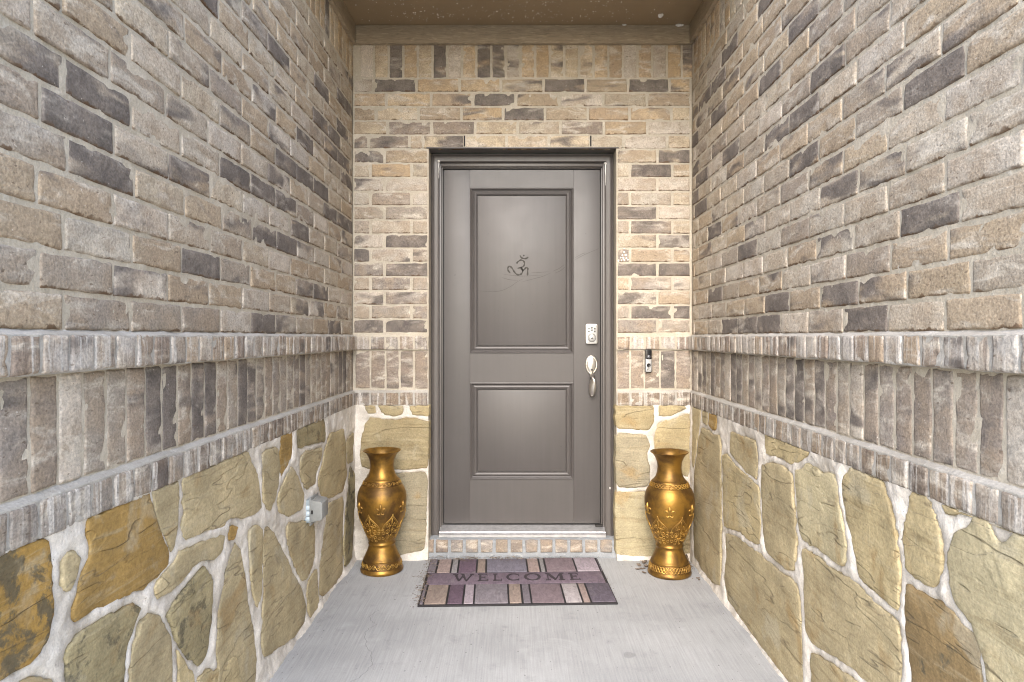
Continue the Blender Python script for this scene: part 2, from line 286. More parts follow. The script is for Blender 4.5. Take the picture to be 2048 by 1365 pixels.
# ------------------------------------------------------------------ materials
class NT:
    def __init__(s, name):
        s.m = bpy.data.materials.new(name); s.m.use_nodes = True
        s.t = s.m.node_tree; s.b = s.t.nodes["Principled BSDF"]
    def n(s, typ, **kw):
        q = s.t.nodes.new(typ)
        for k, v in kw.items(): setattr(q, k, v)
        return q
    def l(s, a, b): s.t.links.new(a, b)
    def val(s, inp, v):
        if hasattr(v, "is_linked") or hasattr(v, "links"): s.l(v, inp)
        else: inp.default_value = v
    def coord(s, kind="Object", scale=(1,1,1), rot=(0,0,0), rnd=False):
        if kind == "Position": src = s.n("ShaderNodeNewGeometry").outputs["Position"]
        else: src = s.n("ShaderNodeTexCoord").outputs[kind]
        if rnd:
            oi = s.n("ShaderNodeObjectInfo")
            sc_ = s.n("ShaderNodeVectorMath", operation='SCALE'); sc_.inputs[0].default_value = (37.3, 17.9, 53.1)
            s.l(oi.outputs["Random"], sc_.inputs["Scale"])
            ad = s.n("ShaderNodeVectorMath", operation='ADD'); s.l(src, ad.inputs[0]); s.l(sc_.outputs[0], ad.inputs[1])
            src = ad.outputs[0]
        mp = s.n("ShaderNodeMapping"); mp.inputs["Scale"].default_value = scale; mp.inputs["Rotation"].default_value = rot
        s.l(src, mp.inputs[0]); return mp.outputs[0]
    def noise(s, vec, scale, detail=3, rough=0.55, dist=0.0):
        q = s.n("ShaderNodeTexNoise"); s.l(vec, q.inputs["Vector"])
        q.inputs["Scale"].default_value = scale; q.inputs["Detail"].default_value = detail
        q.inputs["Roughness"].default_value = rough; q.inputs["Distortion"].default_value = dist
        return q.outputs[0]
    def ramp(s, v, lo, hi, a=0.0, b=1.0, smooth=True):
        q = s.n("ShaderNodeMapRange", interpolation_type='SMOOTHSTEP' if smooth else 'LINEAR')
        s.val(q.inputs["Value"], v); s.val(q.inputs["From Min"], lo); s.val(q.inputs["From Max"], hi)
        s.val(q.inputs["To Min"], a); s.val(q.inputs["To Max"], b); return q.outputs[0]
    def math(s, op, a, b=0.0):
        q = s.n("ShaderNodeMath", operation=op); s.val(q.inputs[0], a); s.val(q.inputs[1], b); return q.outputs[0]
    def mix(s, fac, a, b, blend='MIX'):
        q = s.n("ShaderNodeMix", data_type='RGBA', blend_type=blend)
        s.val(q.inputs[0], fac)
        for i, v in ((6, a), (7, b)):
            if isinstance(v, tuple): q.inputs[i].default_value = v + (1.0,) if len(v) == 3 else v
            else: s.l(v, q.inputs[i])
        return q.outputs[2]
    def bump(s, h, strength=0.4, dist=0.003, prev=None):
        q = s.n("ShaderNodeBump"); q.inputs["Strength"].default_value = strength; q.inputs["Distance"].default_value = dist
        s.l(h, q.inputs["Height"])
        if prev is not None: s.l(prev, q.inputs["Normal"])
        return q.outputs[0]
    def done(s, color, rough=0.8, normal=None, metal=0.0, spec=None):
        if isinstance(color, tuple): s.b.inputs["Base Color"].default_value = color + (1.0,)
        else: s.l(color, s.b.inputs["Base Color"])
        s.val(s.b.inputs["Roughness"], rough); s.val(s.b.inputs["Metallic"], metal)
        if spec is not None: s.b.inputs["Specular IOR Level"].default_value = spec
        if normal is not None: s.l(normal, s.b.inputs["Normal"])
        return s.m
def grey(v): return (v, v, v)

def mat_brick(name, vertical=False, ridged=False):
    t = NT(name)
    oi = t.n("ShaderNodeObjectInfo")
    flag = oi.outputs["Alpha"]
    v = t.coord("Object", rnd=True)
    # streaky smears run diagonally over each face
    vd = t.coord("Object", rnd=True, rot=(0, R(35 if not vertical else -50), 0), scale=(0.55, 1, 1.7))
    base = oi.outputs["Color"]
    soft = t.noise(v, 11, 3, 0.55, 0.3)
    base = t.mix(t.ramp(soft, 0.35, 0.7, 0.0, 0.65), base, (0.335, 0.262, 0.190))
    smear = t.noise(vd, 12, 4, 0.6, 0.7)
    base = t.mix(t.ramp(smear, 0.50, 0.72, 0.0, 0.8), base, (0.57, 0.515, 0.435))
    # kiln-flashed dark areas, wide where the brick is a dark one
    flash = t.noise(vd, 8, 2, 0.5, 0.4)
    thr = t.ramp(flag, 0.0, 1.0, 0.86, 0.30, smooth=False)
    dark = t.ramp(t.math('SUBTRACT', flash, thr), -0.07, 0.11, 0.0, 0.95)
    dk = t.mix(t.ramp(soft, 0.3, 0.7), (0.118, 0.102, 0.092), (0.205, 0.175, 0.152))
    base = t.mix(dark, base, dk)
    sm2 = t.noise(t.coord("Object", rnd=True, rot=(0, R(-30), 0), scale=(0.6, 1, 1.9)), 10, 3, 0.55, 0.5)
    base = t.mix(t.ramp(sm2, 0.55, 0.75, 0.0, 0.55), base, (0.50, 0.455, 0.395))
    if ridged:   # cut ends: upright stripes
        vr = t.coord("Object", rnd=True, scale=(1, 1, 0.05))
        st = t.noise(vr, 60, 3, 0.6)
        base = t.mix(t.ramp(st, 0.50, 0.66, 0.0, 0.7), base, (0.58, 0.55, 0.51))
        base = t.mix(t.ramp(st, 0.44, 0.30, 0.0, 0.55), base, (0.13, 0.095, 0.075))
    fine = t.noise(v, 170, 4, 0.65)
    base = t.mix(1.0, base, t.ramp(fine, 0.3, 0.7, 0.68, 1.32, smooth=False), 'MULTIPLY')
    med = t.noise(v, 45, 3, 0.6)
    base = t.mix(1.0, base, t.ramp(med, 0.3, 0.7, 0.90, 1.10, smooth=False), 'MULTIPLY')
    speck = t.noise(v, 120, 1, 0.5)
    base = t.mix(t.ramp(speck, 0.74, 0.80, 0.0, 0.6), base, (0.66, 0.61, 0.55))
    pit = t.noise(t.coord("Object", rnd=True, scale=(0.7, 1, 1.5)), 75, 2, 0.5)
    base = t.mix(t.ramp(pit, 0.67, 0.74, 0.0, 0.65), base, (0.12, 0.085, 0.06))
    if not vertical and not ridged:   # torn lower arris, with the shadow line under the brick painted brown
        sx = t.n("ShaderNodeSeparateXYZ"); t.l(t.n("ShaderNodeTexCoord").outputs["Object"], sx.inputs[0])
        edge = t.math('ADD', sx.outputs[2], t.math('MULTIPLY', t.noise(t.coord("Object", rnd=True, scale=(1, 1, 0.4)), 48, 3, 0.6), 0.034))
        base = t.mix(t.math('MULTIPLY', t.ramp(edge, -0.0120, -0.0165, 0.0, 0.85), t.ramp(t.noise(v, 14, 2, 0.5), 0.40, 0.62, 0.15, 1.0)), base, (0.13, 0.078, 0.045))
    n1 = t.bump(med, 0.6, 0.0045)
    n2 = t.bump(fine, 0.7, 0.0020, n1)
    n2 = t.bump(pit, 0.4, -0.0025, n2)
    if ridged: n2 = t.bump(st, 0.7, 0.004, n2)
    return t.done(base, 0.88, n2, spec=0.25)
def mat_mortar(name, c0, c1, white=(0.70, 0.68, 0.64), bump_s=0.5):
    t = NT(name)
    v = t.coord("Position")
    a = t.noise(v, 7, 4, 0.6)
    base = t.mix(t.ramp(a, 0.3, 0.7), c0, c1)
    b = t.noise(v, 38, 3, 0.6)
    base = t.mix(t.ramp(b, 0.56, 0.74, 0.0, 0.6), base, white)
    f_ = t.noise(v, 210, 4, 0.7)
    base = t.mix(1.0, base, t.ramp(f_, 0.3, 0.7, 0.84, 1.14, smooth=False), 'MULTIPLY')
    pit = t.noise(v, 95, 2, 0.5)
    base = t.mix(t.ramp(pit, 0.71, 0.78, 0.0, 0.7), base, (0.09, 0.075, 0.06))
    n1 = t.bump(b, 0.5, 0.004); n2 = t.bump(f_, bump_s, 0.0018, n1); n2 = t.bump(pit, 0.5, -0.003, n2)
    return t.done(base, 0.92, n2, spec=0.2)
def mat_stone():
    t = NT("split_stone")
    oi = t.n("ShaderNodeObjectInfo")
    v = t.coord("Object", rnd=True)
    vs_ = t.coord("Object", rnd=True, rot=(0, R(72), 0), scale=(0.22, 1, 2.6))
    big = t.noise(v, 7, 5, 0.6, 0.4)
    base = t.mix(1.0, oi.outputs["Color"], t.ramp(big, 0.3, 0.7, 0.78, 1.22, smooth=False), 'MULTIPLY')
    vein = t.noise(vs_, 14, 5, 0.65, 0.8)
    base = t.mix(t.ramp(vein, 0.52, 0.72, 0.0, 0.5), base, (0.46, 0.39, 0.255))
    base = t.mix(t.ramp(vein, 0.46, 0.30, 0.0, 0.45), base, (0.20, 0.145, 0.07))
    # lichen and iron stains on some stones (strength in the object's alpha)
    st = t.noise(v, 16, 8, 0.7, 0.3)
    thr = t.ramp(oi.outputs["Alpha"], 0.0, 1.0, 0.80, 0.46, smooth=False)
    base = t.mix(t.ramp(t.math('SUBTRACT', st, thr), 0.0, 0.10, 0.0, 0.85), base, (0.105, 0.092, 0.062))
    # rusty and grey cloud-like patches of the bedding plane
    pa = t.noise(v, 5.5, 4, 0.6, 0.6)
    base = t.mix(t.ramp(pa, 0.56, 0.70, 0.0, 0.6), base, (0.33, 0.22, 0.095))
    base = t.mix(t.ramp(pa, 0.44, 0.32, 0.0, 0.45), base, (0.45, 0.41, 0.31))
    # thin cleavage lines
    cl = t.noise(t.coord("Object", rnd=True, rot=(0, R(68), 0), scale=(0.22, 1, 1.1)), 9, 3, 0.5, 0.35)
    line = t.math('MULTIPLY', t.ramp(t.math('ABSOLUTE', t.math('SUBTRACT', cl, 0.5)), 0.0, 0.016, 1.0, 0.0), t.ramp(t.noise(v, 13, 2, 0.5), 0.45, 0.60))
    step = t.ramp(cl, 0.495, 0.51, 0.0, 1.0)
    base = t.mix(t.math('MULTIPLY', line, 0.5), base, (0.17, 0.135, 0.085))
    fine = t.noise(v, 130, 5, 0.7)
    base = t.mix(1.0, base, t.ramp(fine, 0.3, 0.7, 0.76, 1.24, smooth=False), 'MULTIPLY')
    n1 = t.bump(vein, 0.7, 0.006)
    n1 = t.bump(step, 0.8, 0.004, n1)
    n1 = t.bump(t.noise(v, 34, 4, 0.6), 0.5, 0.005, n1)
    n2 = t.bump(fine, 0.7, 0.0022, n1)
    return t.done(base, 0.85, n2, spec=0.3)
def mat_concrete(name, c0, c1, brush=True):
    t = NT(name)
    v = t.coord("Position")
    a = t.noise(v, 1.6, 5, 0.6)
    base = t.mix(t.ramp(a, 0.3, 0.7), c0, c1)
    b = t.noise(v, 9, 5, 0.65)
    base = t.mix(t.ramp(b, 0.54, 0.8, 0.0, 0.5), base, tuple(x * 0.62 for x in c0))
    base = t.mix(t.ramp(t.noise(v, 3.1, 6, 0.7, 0.8), 0.55, 0.72, 0.0, 0.35), base, tuple(min(1, x * 1.25) for x in c1))
    spot = t.noise(v, 5.5, 1, 0.4)
    base = t.mix(t.ramp(spot, 0.735, 0.765, 0.0, 0.35), base, tuple(x * 0.45 for x in c0))
    f_ = t.noise(v, 160, 4, 0.7)
    base = t.mix(1.0, base, t.ramp(f_, 0.3, 0.7, 0.93, 1.06, smooth=False), 'MULTIPLY')
    n1 = t.bump(f_, 0.25, 0.0012)
    if brush:
        s_ = t.noise(t.coord("Position", scale=(1, 0.03, 1)), 150, 3, 0.6)
        base = t.mix(1.0, base, t.ramp(s_, 0.3, 0.7, 0.87, 1.08, smooth=False), 'MULTIPLY')
        n1 = t.bump(s_, 0.45, 0.0014, n1)
    pit = t.noise(v, 70, 1, 0.5)
    base = t.mix(t.ramp(pit, 0.73, 0.78, 0.0, 0.7), base, (0.10, 0.10, 0.10))
    return t.done(base, 0.85, n1, spec=0.25)
def mat_paint(name, c, rough=0.4, streak=0.06, grain=None, spec=0.5):
    t = NT(name)
    v = t.coord("Position")
    a = t.noise(v, 5, 4, 0.6)
    base = t.mix(1.0, c, t.ramp(a, 0.3, 0.7, 0.96, 1.04, smooth=False), 'MULTIPLY')
    s_ = t.noise(t.coord("Position", scale=(1, 1, 0.04)), 46, 3, 0.6)
    base = t.mix(1.0, base, t.ramp(s_, 0.3, 0.7, 1 - streak, 1 + streak, smooth=False), 'MULTIPLY')
    sp = t.noise(v, 55, 2, 0.5)
    base = t.mix(t.ramp(sp, 0.74, 0.79, 0.0, 0.5), base, tuple(x * 0.45 for x in c))
    f_ = t.noise(v, 260, 3, 0.6)
    n1 = t.bump(f_, 0.12, 0.0008)
    if grain:
        g = t.noise(t.coord("Position", scale=grain), 150, 4, 0.65, 1.2)
        n1 = t.bump(g, 1.0, 0.004, n1)
        base = t.mix(t.ramp(g, 0.50, 0.68, 0.0, 0.55), base, tuple(min(1, x * 1.7) for x in c))
        base = t.mix(t.ramp(g, 0.46, 0.34, 0.0, 0.5), base, tuple(x * 0.5 for x in c))
    return t.done(base, t.ramp(t.noise(v, 9, 4, 0.6), 0.3, 0.7, rough - 0.02, rough + 0.04, smooth=False), n1, spec=spec)
def mat_plain(name, c, rough=0.5, metal=0.0, var=0.08, freq=30, bump_s=0.0, spec=None):
    t = NT(name)
    v = t.coord("Object", rnd=True)
    a = t.noise(v, freq, 4, 0.6)
    base = t.mix(1.0, c, t.ramp(a, 0.3, 0.7, 1 - var, 1 + var, smooth=False), 'MULTIPLY')
    nm = t.bump(t.noise(v, freq * 6, 3, 0.6), bump_s, 0.001) if bump_s else None
    return t.done(base, rough, nm, metal, spec)
def mat_gold(name, hi, lo):
    t = NT(name)
    v = t.coord("Object", rnd=True)
    a = t.noise(v, 9, 5, 0.62, 0.3)
    base = t.mix(t.ramp(a, 0.36, 0.66), lo, hi)
    f_ = t.noise(v, 60, 5, 0.7)
    base = t.mix(t.ramp(f_, 0.56, 0.78, 0.0, 0.45), base, tuple(x * 0.35 for x in lo))
    nm = t.bump(f_, 0.12, 0.002)
    return t.done(base, t.ramp(a, 0.3, 0.7, 0.46, 0.36, smooth=False), nm, 0.75)

M = {}
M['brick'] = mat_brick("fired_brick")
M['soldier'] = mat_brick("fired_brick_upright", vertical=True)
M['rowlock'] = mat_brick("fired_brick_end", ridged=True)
M['mortar'] = mat_mortar("brick_mortar", (0.43, 0.382, 0.305), (0.53, 0.475, 0.388), white=(0.63, 0.585, 0.505))
M['ledge_mortar'] = mat_mortar("ledge_mortar", (0.37, 0.345, 0.305), (0.47, 0.445, 0.405), white=(0.60, 0.585, 0.55))
M['stone_mortar'] = mat_mortar("stone_mortar", (0.50, 0.455, 0.395), (0.76, 0.715, 0.65), white=(0.80, 0.77, 0.72), bump_s=0.8)
M['step_mortar'] = mat_mortar("step_mortar", (0.23, 0.245, 0.26), (0.30, 0.315, 0.33), white=(0.45, 0.46, 0.46))
M['stone'] = mat_stone()
M['concrete'] = mat_concrete("porch_concrete", (0.335, 0.342, 0.348), (0.42, 0.427, 0.433))
M['bounce_paving'] = mat_concrete("bounce_concrete", (0.58, 0.525, 0.44), (0.66, 0.60, 0.51), brush=False)
M['grass'] = mat_concrete("lawn", (0.07, 0.09, 0.03), (0.11, 0.13, 0.05), brush=False)
M['door'] = mat_paint("door_paint", (0.078, 0.071, 0.069), 0.40, 0.04)
M['frame'] = mat_paint("frame_paint", (0.105, 0.094, 0.088), 0.36, 0.08)
M['trim'] = mat_paint("trim_paint", (0.32, 0.262, 0.185), 0.45, 0.03, grain=(0.10, 0.10, 1))
M['ceiling'] = mat_paint("ceiling_paint", (0.27, 0.20, 0.122), 0.34, 0.02)
M['dark'] = mat_plain("dark_gap", (0.012, 0.011, 0.010), 0.8)
M['seal'] = mat_plain("black_seal", (0.02, 0.018, 0.017), 0.6)
M['mark'] = mat_plain("worn_mark", (0.030, 0.026, 0.022), 0.7, var=0.25, freq=90)
M['scratch'] = mat_plain("scuff", (0.048, 0.042, 0.039), 0.6, var=0.2, freq=60)
M['alu'] = mat_plain("mill_aluminium", (0.62, 0.62, 0.63), 0.38, 0.85, 0.12, 40, 0.15)
M['nickel'] = mat_plain("satin_nickel", (0.66, 0.63, 0.58), 0.28, 0.9, 0.05, 30)
M['nickel_d'] = mat_plain("nickel_dark", (0.10, 0.095, 0.09), 0.45, 0.3)  # dark tone of the buttons, keyholes, lock ring and printed mark
M['silver'] = mat_plain("silver_plate", (0.52, 0.52, 0.51), 0.35, 0.35, 0.03)
M['black'] = mat_plain("black_plastic", (0.012, 0.012, 0.014), 0.25, 0, 0.1)
M['lens'] = mat_plain("lens_glass", (0.10, 0.10, 0.11), 0.06, 0, 0.05, spec=0.8)
M['boxgrey'] = mat_plain("grey_plastic", (0.25, 0.255, 0.245), 0.5, 0, 0.08, 60, 0.1)
M['boxblue'] = mat_plain("zinc_box", (0.30, 0.345, 0.37), 0.5, 0.2, 0.08, 60, 0.1)
M['plug'] = mat_plain("zinc_plug", (0.48, 0.56, 0.62), 0.45, 0.1)
M['white'] = mat_plain("white_daub", (0.80, 0.77, 0.72), 0.7, 0, 0.06, 90, 0.2)
M['gold'] = mat_gold("gilded_bronze", (0.355, 0.195, 0.038), (0.135, 0.075, 0.026))
M['gold_hi'] = mat_gold("gilded_relief", (0.58, 0.36, 0.09), (0.30, 0.17, 0.045))
M['gold_dk'] = mat_gold("bronze_ground", (0.24, 0.125, 0.03), (0.10, 0.055, 0.02))
M['rubber'] = mat_plain("black_rubber", (0.018, 0.016, 0.018), 0.75, 0, 0.2, 80, 0.3)
M['letter'] = mat_plain("engraved_letter", (0.038, 0.029, 0.036), 0.8, 0, 0.2, 80)
def mat_tile():
    t = NT("mat_tile")
    oi = t.n("ShaderNodeObjectInfo")
    v = t.coord("Object", rnd=True)
    g = t.noise(t.coord("Object", rnd=True, rot=(0, 0, R(25)), scale=(1, 0.35, 1)), 45, 4, 0.65, 1.6)
    c = t.mix(1.0, oi.outputs["Color"], t.ramp(g, 0.3, 0.7, 0.72, 1.25, smooth=False), 'MULTIPLY')
    d = t.noise(v, 14, 5, 0.7)
    c = t.mix(t.ramp(d, 0.55, 0.8, 0.0, 0.5), c, (0.30, 0.27, 0.26))
    s_ = t.noise(v, 110, 3, 0.6)
    c = t.mix(t.ramp(s_, 0.66, 0.74, 0.0, 0.6), c, (0.05, 0.04, 0.045))
    return t.done(c, 0.8, t.bump(g, 0.5, 0.003), spec=0.3)
M['tile'] = mat_tile()
def mat_leaf():
    t = NT("dry_leaf")
    oi = t.n("ShaderNodeObjectInfo")
    v = t.coord("Object", rnd=True)
    a = t.noise(v, 60, 4, 0.6)
    c = t.mix(t.ramp(a, 0.35, 0.7), (0.09, 0.065, 0.048), (0.30, 0.235, 0.175))
    return t.done(c, 0.8, t.bump(a, 0.4, 0.002))
M['leaf'] = mat_leaf()

# ------------------------------------------------------------------ ground, floor, ceiling
g = MB().box(-300, 300, -300, 300, -0.5, -0.2).build("ground", M['grass']); tag(g, kind="structure")
dv = MB().box(-7, 7, -14, -0.25, -0.3, -0.13).build("bounce_slab", M['bounce_paving']); tag(dv, kind="structure")  # unseen pale slab, added to bounce warm light into the porch
fl = MB().box(XL - 0.25, XR + 0.25, -0.25, D + 0.2, -0.3, 0.0).build("porch_floor", M['concrete']); tag(fl, kind="structure")
crack_pts = catmull([(-0.975+0.36, 2.30), (-0.60, 2.36), (-0.545, 2.47), (-0.555, 2.58), (-0.60, 2.68), (-0.625, 2.80), (-0.60, 2.86), (-0.64, 2.93), (-0.62, 3.02)], 6)
cv, cf = [], []
for i, p in enumerate(crack_pts):
    wob = 0.004 * math.sin(i * 2.3) + 0.003 * math.sin(i * 5.1)
    hw = 0.0007 + 0.0006 * abs(math.sin(i * 1.7))
    cv += [(p.x + wob - hw, p.y, 0.001), (p.x + wob + hw, p.y, 0.001)]
    if i: cf.append((2*i-2, 2*i-1, 2*i+1, 2*i))
link("crack", mesh_from("crack", cv, cf, mat_plain("crack_shadow", (0.22, 0.22, 0.22), 0.9)), fl)

CZ = 2.955
ce = MB().box(XL - 0.6, XR + 0.6, 2.5, D + 0.5, CZ, CZ + 0.28).build("ceiling", M['ceiling']); tag(ce, kind="structure")  # front edge, out of view, stops short to let skylight in
MB().box(XL - 0.01, XR + 0.01, D - 0.025, D + 0.01, 2.853, CZ).build("trim_board", M['trim'], ce, bevel=0.003)
MB().box(XL - 0.01, XL + 0.021, 2.52, D - 0.0255, 2.8535, CZ).build("trim_board", M['trim'], ce, bevel=0.003)
MB().box(XR - 0.021, XR + 0.01, 2.52, D - 0.0255, 2.8535, CZ).build("trim_board", M['trim'], ce, bevel=0.003)
sp = MB()
rs = random.Random(5)
for i in range(420):
    cxs = rs.choice([-0.62, -0.5, 0.08, -0.1, 0.3, 0.55]) + rs.gauss(0, 0.16)
    yy = D - 0.06 - abs(rs.gauss(0, 0.28))
    if abs(cxs) > 0.84: continue
    r = rs.choice([0.0016, 0.0022, 0.003, 0.0044]) * rs.uniform(0.6, 1.05)
    sp.add([(cxs + r*math.cos(a), yy + r*math.sin(a), CZ - 0.0001) for a in (0,1.26,2.5,3.77,5.03)] + [(cxs, yy, CZ - r*0.8)],
           [(0,1,5),(1,2,5),(2,3,5),(3,4,5),(4,0,5)])
o = sp.build("paint_specks", M['white'], ce); tag(o, kind="stuff")

# ------------------------------------------------------------------ brick meshes
def brick_mesh(name, L, H, depth, seed, mat, jit=0.0016, round_=0.0045, chip=0.7):
    def axis(n, l, e=(0.0, 0.0025, 0.007)):
        inner = np.linspace(e[-1] + (l - 2*e[-1]) / n, l - e[-1] - (l - 2*e[-1]) / n, n - 1) if n > 1 else []
        a = list(e) + list(inner) + [l - q for q in reversed(e)]
        return np.array(a) - l / 2
    nx = max(2, int(L / 0.022)); nz = max(2, int(H / 0.022))
    xs, zs = axis(nx, L), axis(nz, H)
    X, Z = np.meshgrid(xs, zs, indexing='ij')
    dx = L/2 - np.abs(X); dz = H/2 - np.abs(Z); d = np.minimum(dx, dz)
    yy = np.where(d < round_, (1 - d/round_)**2 * 0.0036, 0)
    # rounded corners
    corner = np.hypot(np.clip(0.006 - dx, 0, 1), np.clip(0.006 - dz, 0, 1))
    yy = yy + np.clip(corner - 0.0065, 0, 1) * 0.9
    yy = yy + fbm(X, Z, 28, 2, seed) * 0.0022
    # broken chips along the arrises
    cn = fbm(X, Z, 55, 2, seed + 77)
    yy = yy + np.where(d < 0.009, np.clip(cn - 0.12, 0, 1) * 0.016 * chip, 0)
    ex = vnoise(Z * 45, Z * 0 + seed * 3.1, seed + 5) * jit * 2 * np.sign(X) * np.clip(1 - dx / 0.03, 0, 1)
    ez = vnoise(X * 38, X * 0 + seed * 1.7, seed + 9) * jit * 2 * np.sign(Z) * np.clip(1 - dz / 0.03, 0, 1)
    X2 = X + ex; Z2 = Z + ez
    n, m = X.shape
    verts = [(X2[i, j], yy[i, j], Z2[i, j]) for i in range(n) for j in range(m)]
    faces = [(i*m+j, (i+1)*m+j, (i+1)*m+j+1, i*m+j+1) for i in range(n-1) for j in range(m-1)]
    ring = [(i, 0) for i in range(n)] + [(n-1, j) for j in range(1, m)] + [(i, m-1) for i in range(n-2, -1, -1)] + [(0, j) for j in range(m-2, 0, -1)]
    b0 = len(verts)
    for (i, j) in ring:
        verts.append((X2[i, j], depth, Z2[i, j]))
    k = len(ring)
    for q in range(k):
        a = ring[q]; b = ring[(q+1) % k]
        faces.append((a[0]*m+a[1], b0+q, b0+(q+1) % k, b[0]*m+b[1]))
    return mesh_from(name, verts, faces, mat, True)

BL, BH = 0.2235, 0.0702
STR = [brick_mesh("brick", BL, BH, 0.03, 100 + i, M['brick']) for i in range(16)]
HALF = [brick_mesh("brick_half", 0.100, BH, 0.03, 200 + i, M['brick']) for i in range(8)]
SOL = [brick_mesh("soldier_brick", 0.0665, 0.214, 0.03, 300 + i, M['soldier']) for i in range(12)]
ROW = [brick_mesh("rowlock_brick", 0.0660, 0.0680, 0.05, 400 + i, M['rowlock'], chip=0.9) for i in range(14)]

TAN = [(0.375, 0.295, 0.215), (0.40, 0.325, 0.25), (0.345, 0.285, 0.23), (0.41, 0.33, 0.25), (0.33, 0.275, 0.23), (0.41, 0.355, 0.295), (0.37, 0.275, 0.195), (0.30, 0.25, 0.215)]
PALE = [(0.50, 0.44, 0.37), (0.47, 0.42, 0.36)]
rb = random.Random(11)
TAUPE = [(0.37, 0.318, 0.255), (0.41, 0.352, 0.28), (0.33, 0.283, 0.232), (0.44, 0.38, 0.305), (0.39, 0.312, 0.225), (0.45, 0.405, 0.34), (0.285, 0.243, 0.202), (0.40, 0.318, 0.225)]
FAWN = [(0.43, 0.348, 0.25), (0.40, 0.318, 0.222), (0.44, 0.375, 0.285), (0.375, 0.295, 0.21), (0.46, 0.395, 0.305)]
BUFF = [(0.49, 0.375, 0.245), (0.45, 0.332, 0.205), (0.485, 0.40, 0.285), (0.41, 0.308, 0.205), (0.52, 0.43, 0.31), (0.46, 0.352, 0.24)]
SLATE = [(0.265, 0.23, 0.20), (0.30, 0.262, 0.225), (0.235, 0.20, 0.175), (0.33, 0.287, 0.24), (0.285, 0.235, 0.19)]
def paint(o, flag, pal=None):
    global TAN
    TAN_ = pal or TAN
    if pal is not None:
        if flag == 'D': c, a = rb.choice(pal), rb.uniform(0.86, 1.0)
        elif flag == 'H': c, a = rb.choice(pal + PALE), rb.uniform(0.55, 0.68)
        elif flag == 'M': c, a = (0.25, 0.205, 0.17), 0.45
        else: c, a = rb.choice(pal if rb.random() < 0.85 else PALE), rb.choice([0, 0.1, 0.3, 0.42, 0.5])
        k = rb.uniform(0.9, 1.1); o.color = (c[0]*k, c[1]*k, c[2]*k, a); return
    if flag == 'D': c, a = rb.choice(TAN), rb.uniform(0.86, 1.0)
    elif flag == 'H': c, a = rb.choice(TAN + PALE), rb.uniform(0.58, 0.68)
    elif flag == 'M': c, a = (0.27, 0.205, 0.155), 0.45
    else:
        c = rb.choice(TAN if rb.random() < 0.8 else PALE)
        a = rb.choice([0, 0, 0.15, 0.3, 0.42])
    k = rb.uniform(0.9, 1.1)
    o.color = (c[0]*k, c[1]*k, c[2]*k, a)
def put_brick(parent, u0, u1, zc, flag='0', w=0.0, name="brick", pal=None):
    ln = u1 - u0
    if ln < 0.13: me, b = rb.choice(HALF), 0.100
    else: me, b = rb.choice(STR), BL
    o = link(name, me, parent, ((u0+u1)/2, -w + rb.uniform(-0.0012, 0.0012), zc + rb.uniform(-0.001, 0.001)),
             (-0.028 + rb.uniform(-0.014, 0.014), rb.uniform(-0.006, 0.006), rb.uniform(-0.006, 0.006)), (ln / b, 1, 1))
    paint(o, flag, pal); return o

Z0, CH = 1.2528, 0.0787      # first bed joint above the ledge, course height
JT = 0.0090

def sheet(name, u0, u1, z0, z1, step, mat, parent, base=-0.0029, amp=0.0013, seed=1, hole=None):
    nu = int((u1-u0)/step) + 1; nz = int((z1-z0)/step) + 1
    U, Z = np.meshgrid(np.linspace(u0, u1, nu), np.linspace(z0, z1, nz), indexing='ij')
    W = base + fbm(U, Z, 24, 3, seed) * amp * 2 + fbm(U, Z, 5, 2, seed + 3) * amp
    verts = np.stack([U, -W, Z], -1).reshape(-1, 3).tolist()
    faces = [(i*nz+j, (i+1)*nz+j, (i+1)*nz+j+1, i*nz+j+1) for i in range(nu-1) for j in range(nz-1)]
    return link(name, mesh_from(name, verts, faces, mat, True), parent)

def ledge(parent, u0, u1, prof, seed, mat, name="ledge_mortar", amp=0.0018):
    """mortar bed of a projecting course: profile (w, z) swept along the wall"""
    pr = [prof[0]]
    for a, b in zip(prof[:-1], prof[1:]):
        k = max(1, int(math.hypot(b[0]-a[0], b[1]-a[1]) / 0.009))
        pr += [(a[0]+(b[0]-a[0])*t/k, a[1]+(b[1]-a[1])*t/k) for t in range(1, k+1)]
    us = np.arange(u0, u1 + 0.0085, 0.0085); us[-1] = u1
    m = len(pr); verts = []
    arc = np.arange(m) * 0.009
    for u in us:
        nz_ = fbm(np.full(m, u), arc, 26, 3, seed) * amp * 2.2
        nz2 = fbm(np.full(m, u), arc + 5, 9, 2, seed + 9) * amp * 2.0
        for k, (w, z) in enumerate(pr):
            verts.append((u, -(w + nz_[k]), z + nz2[k]))
    faces = [(i*m+k, (i+1)*m+k, (i+1)*m+k+1, i*m+k+1) for i in range(len(us)-1) for k in range(m-1)]
    return link(name, mesh_from(name, verts, faces, mat, True), parent)

def upper_prof(p): return [(-0.02, 1.160), (p-0.006, 1.161), (p-0.004, 1.165), (p-0.004, 1.229), (p-0.002, 1.234), (p-0.005, 1.2365), (p*0.40, 1.2385), (0.0, 1.2425), (-0.006, 1.248)]
def lower_prof(p): return [(-0.02, 0.852), (p-0.006, 0.853), (p-0.004, 0.857), (p-0.004, 0.921), (p-0.002, 0.926), (p-0.005, 0.929), (p*0.45, 0.931), (0.0, 0.9345), (-0.006, 0.939)]

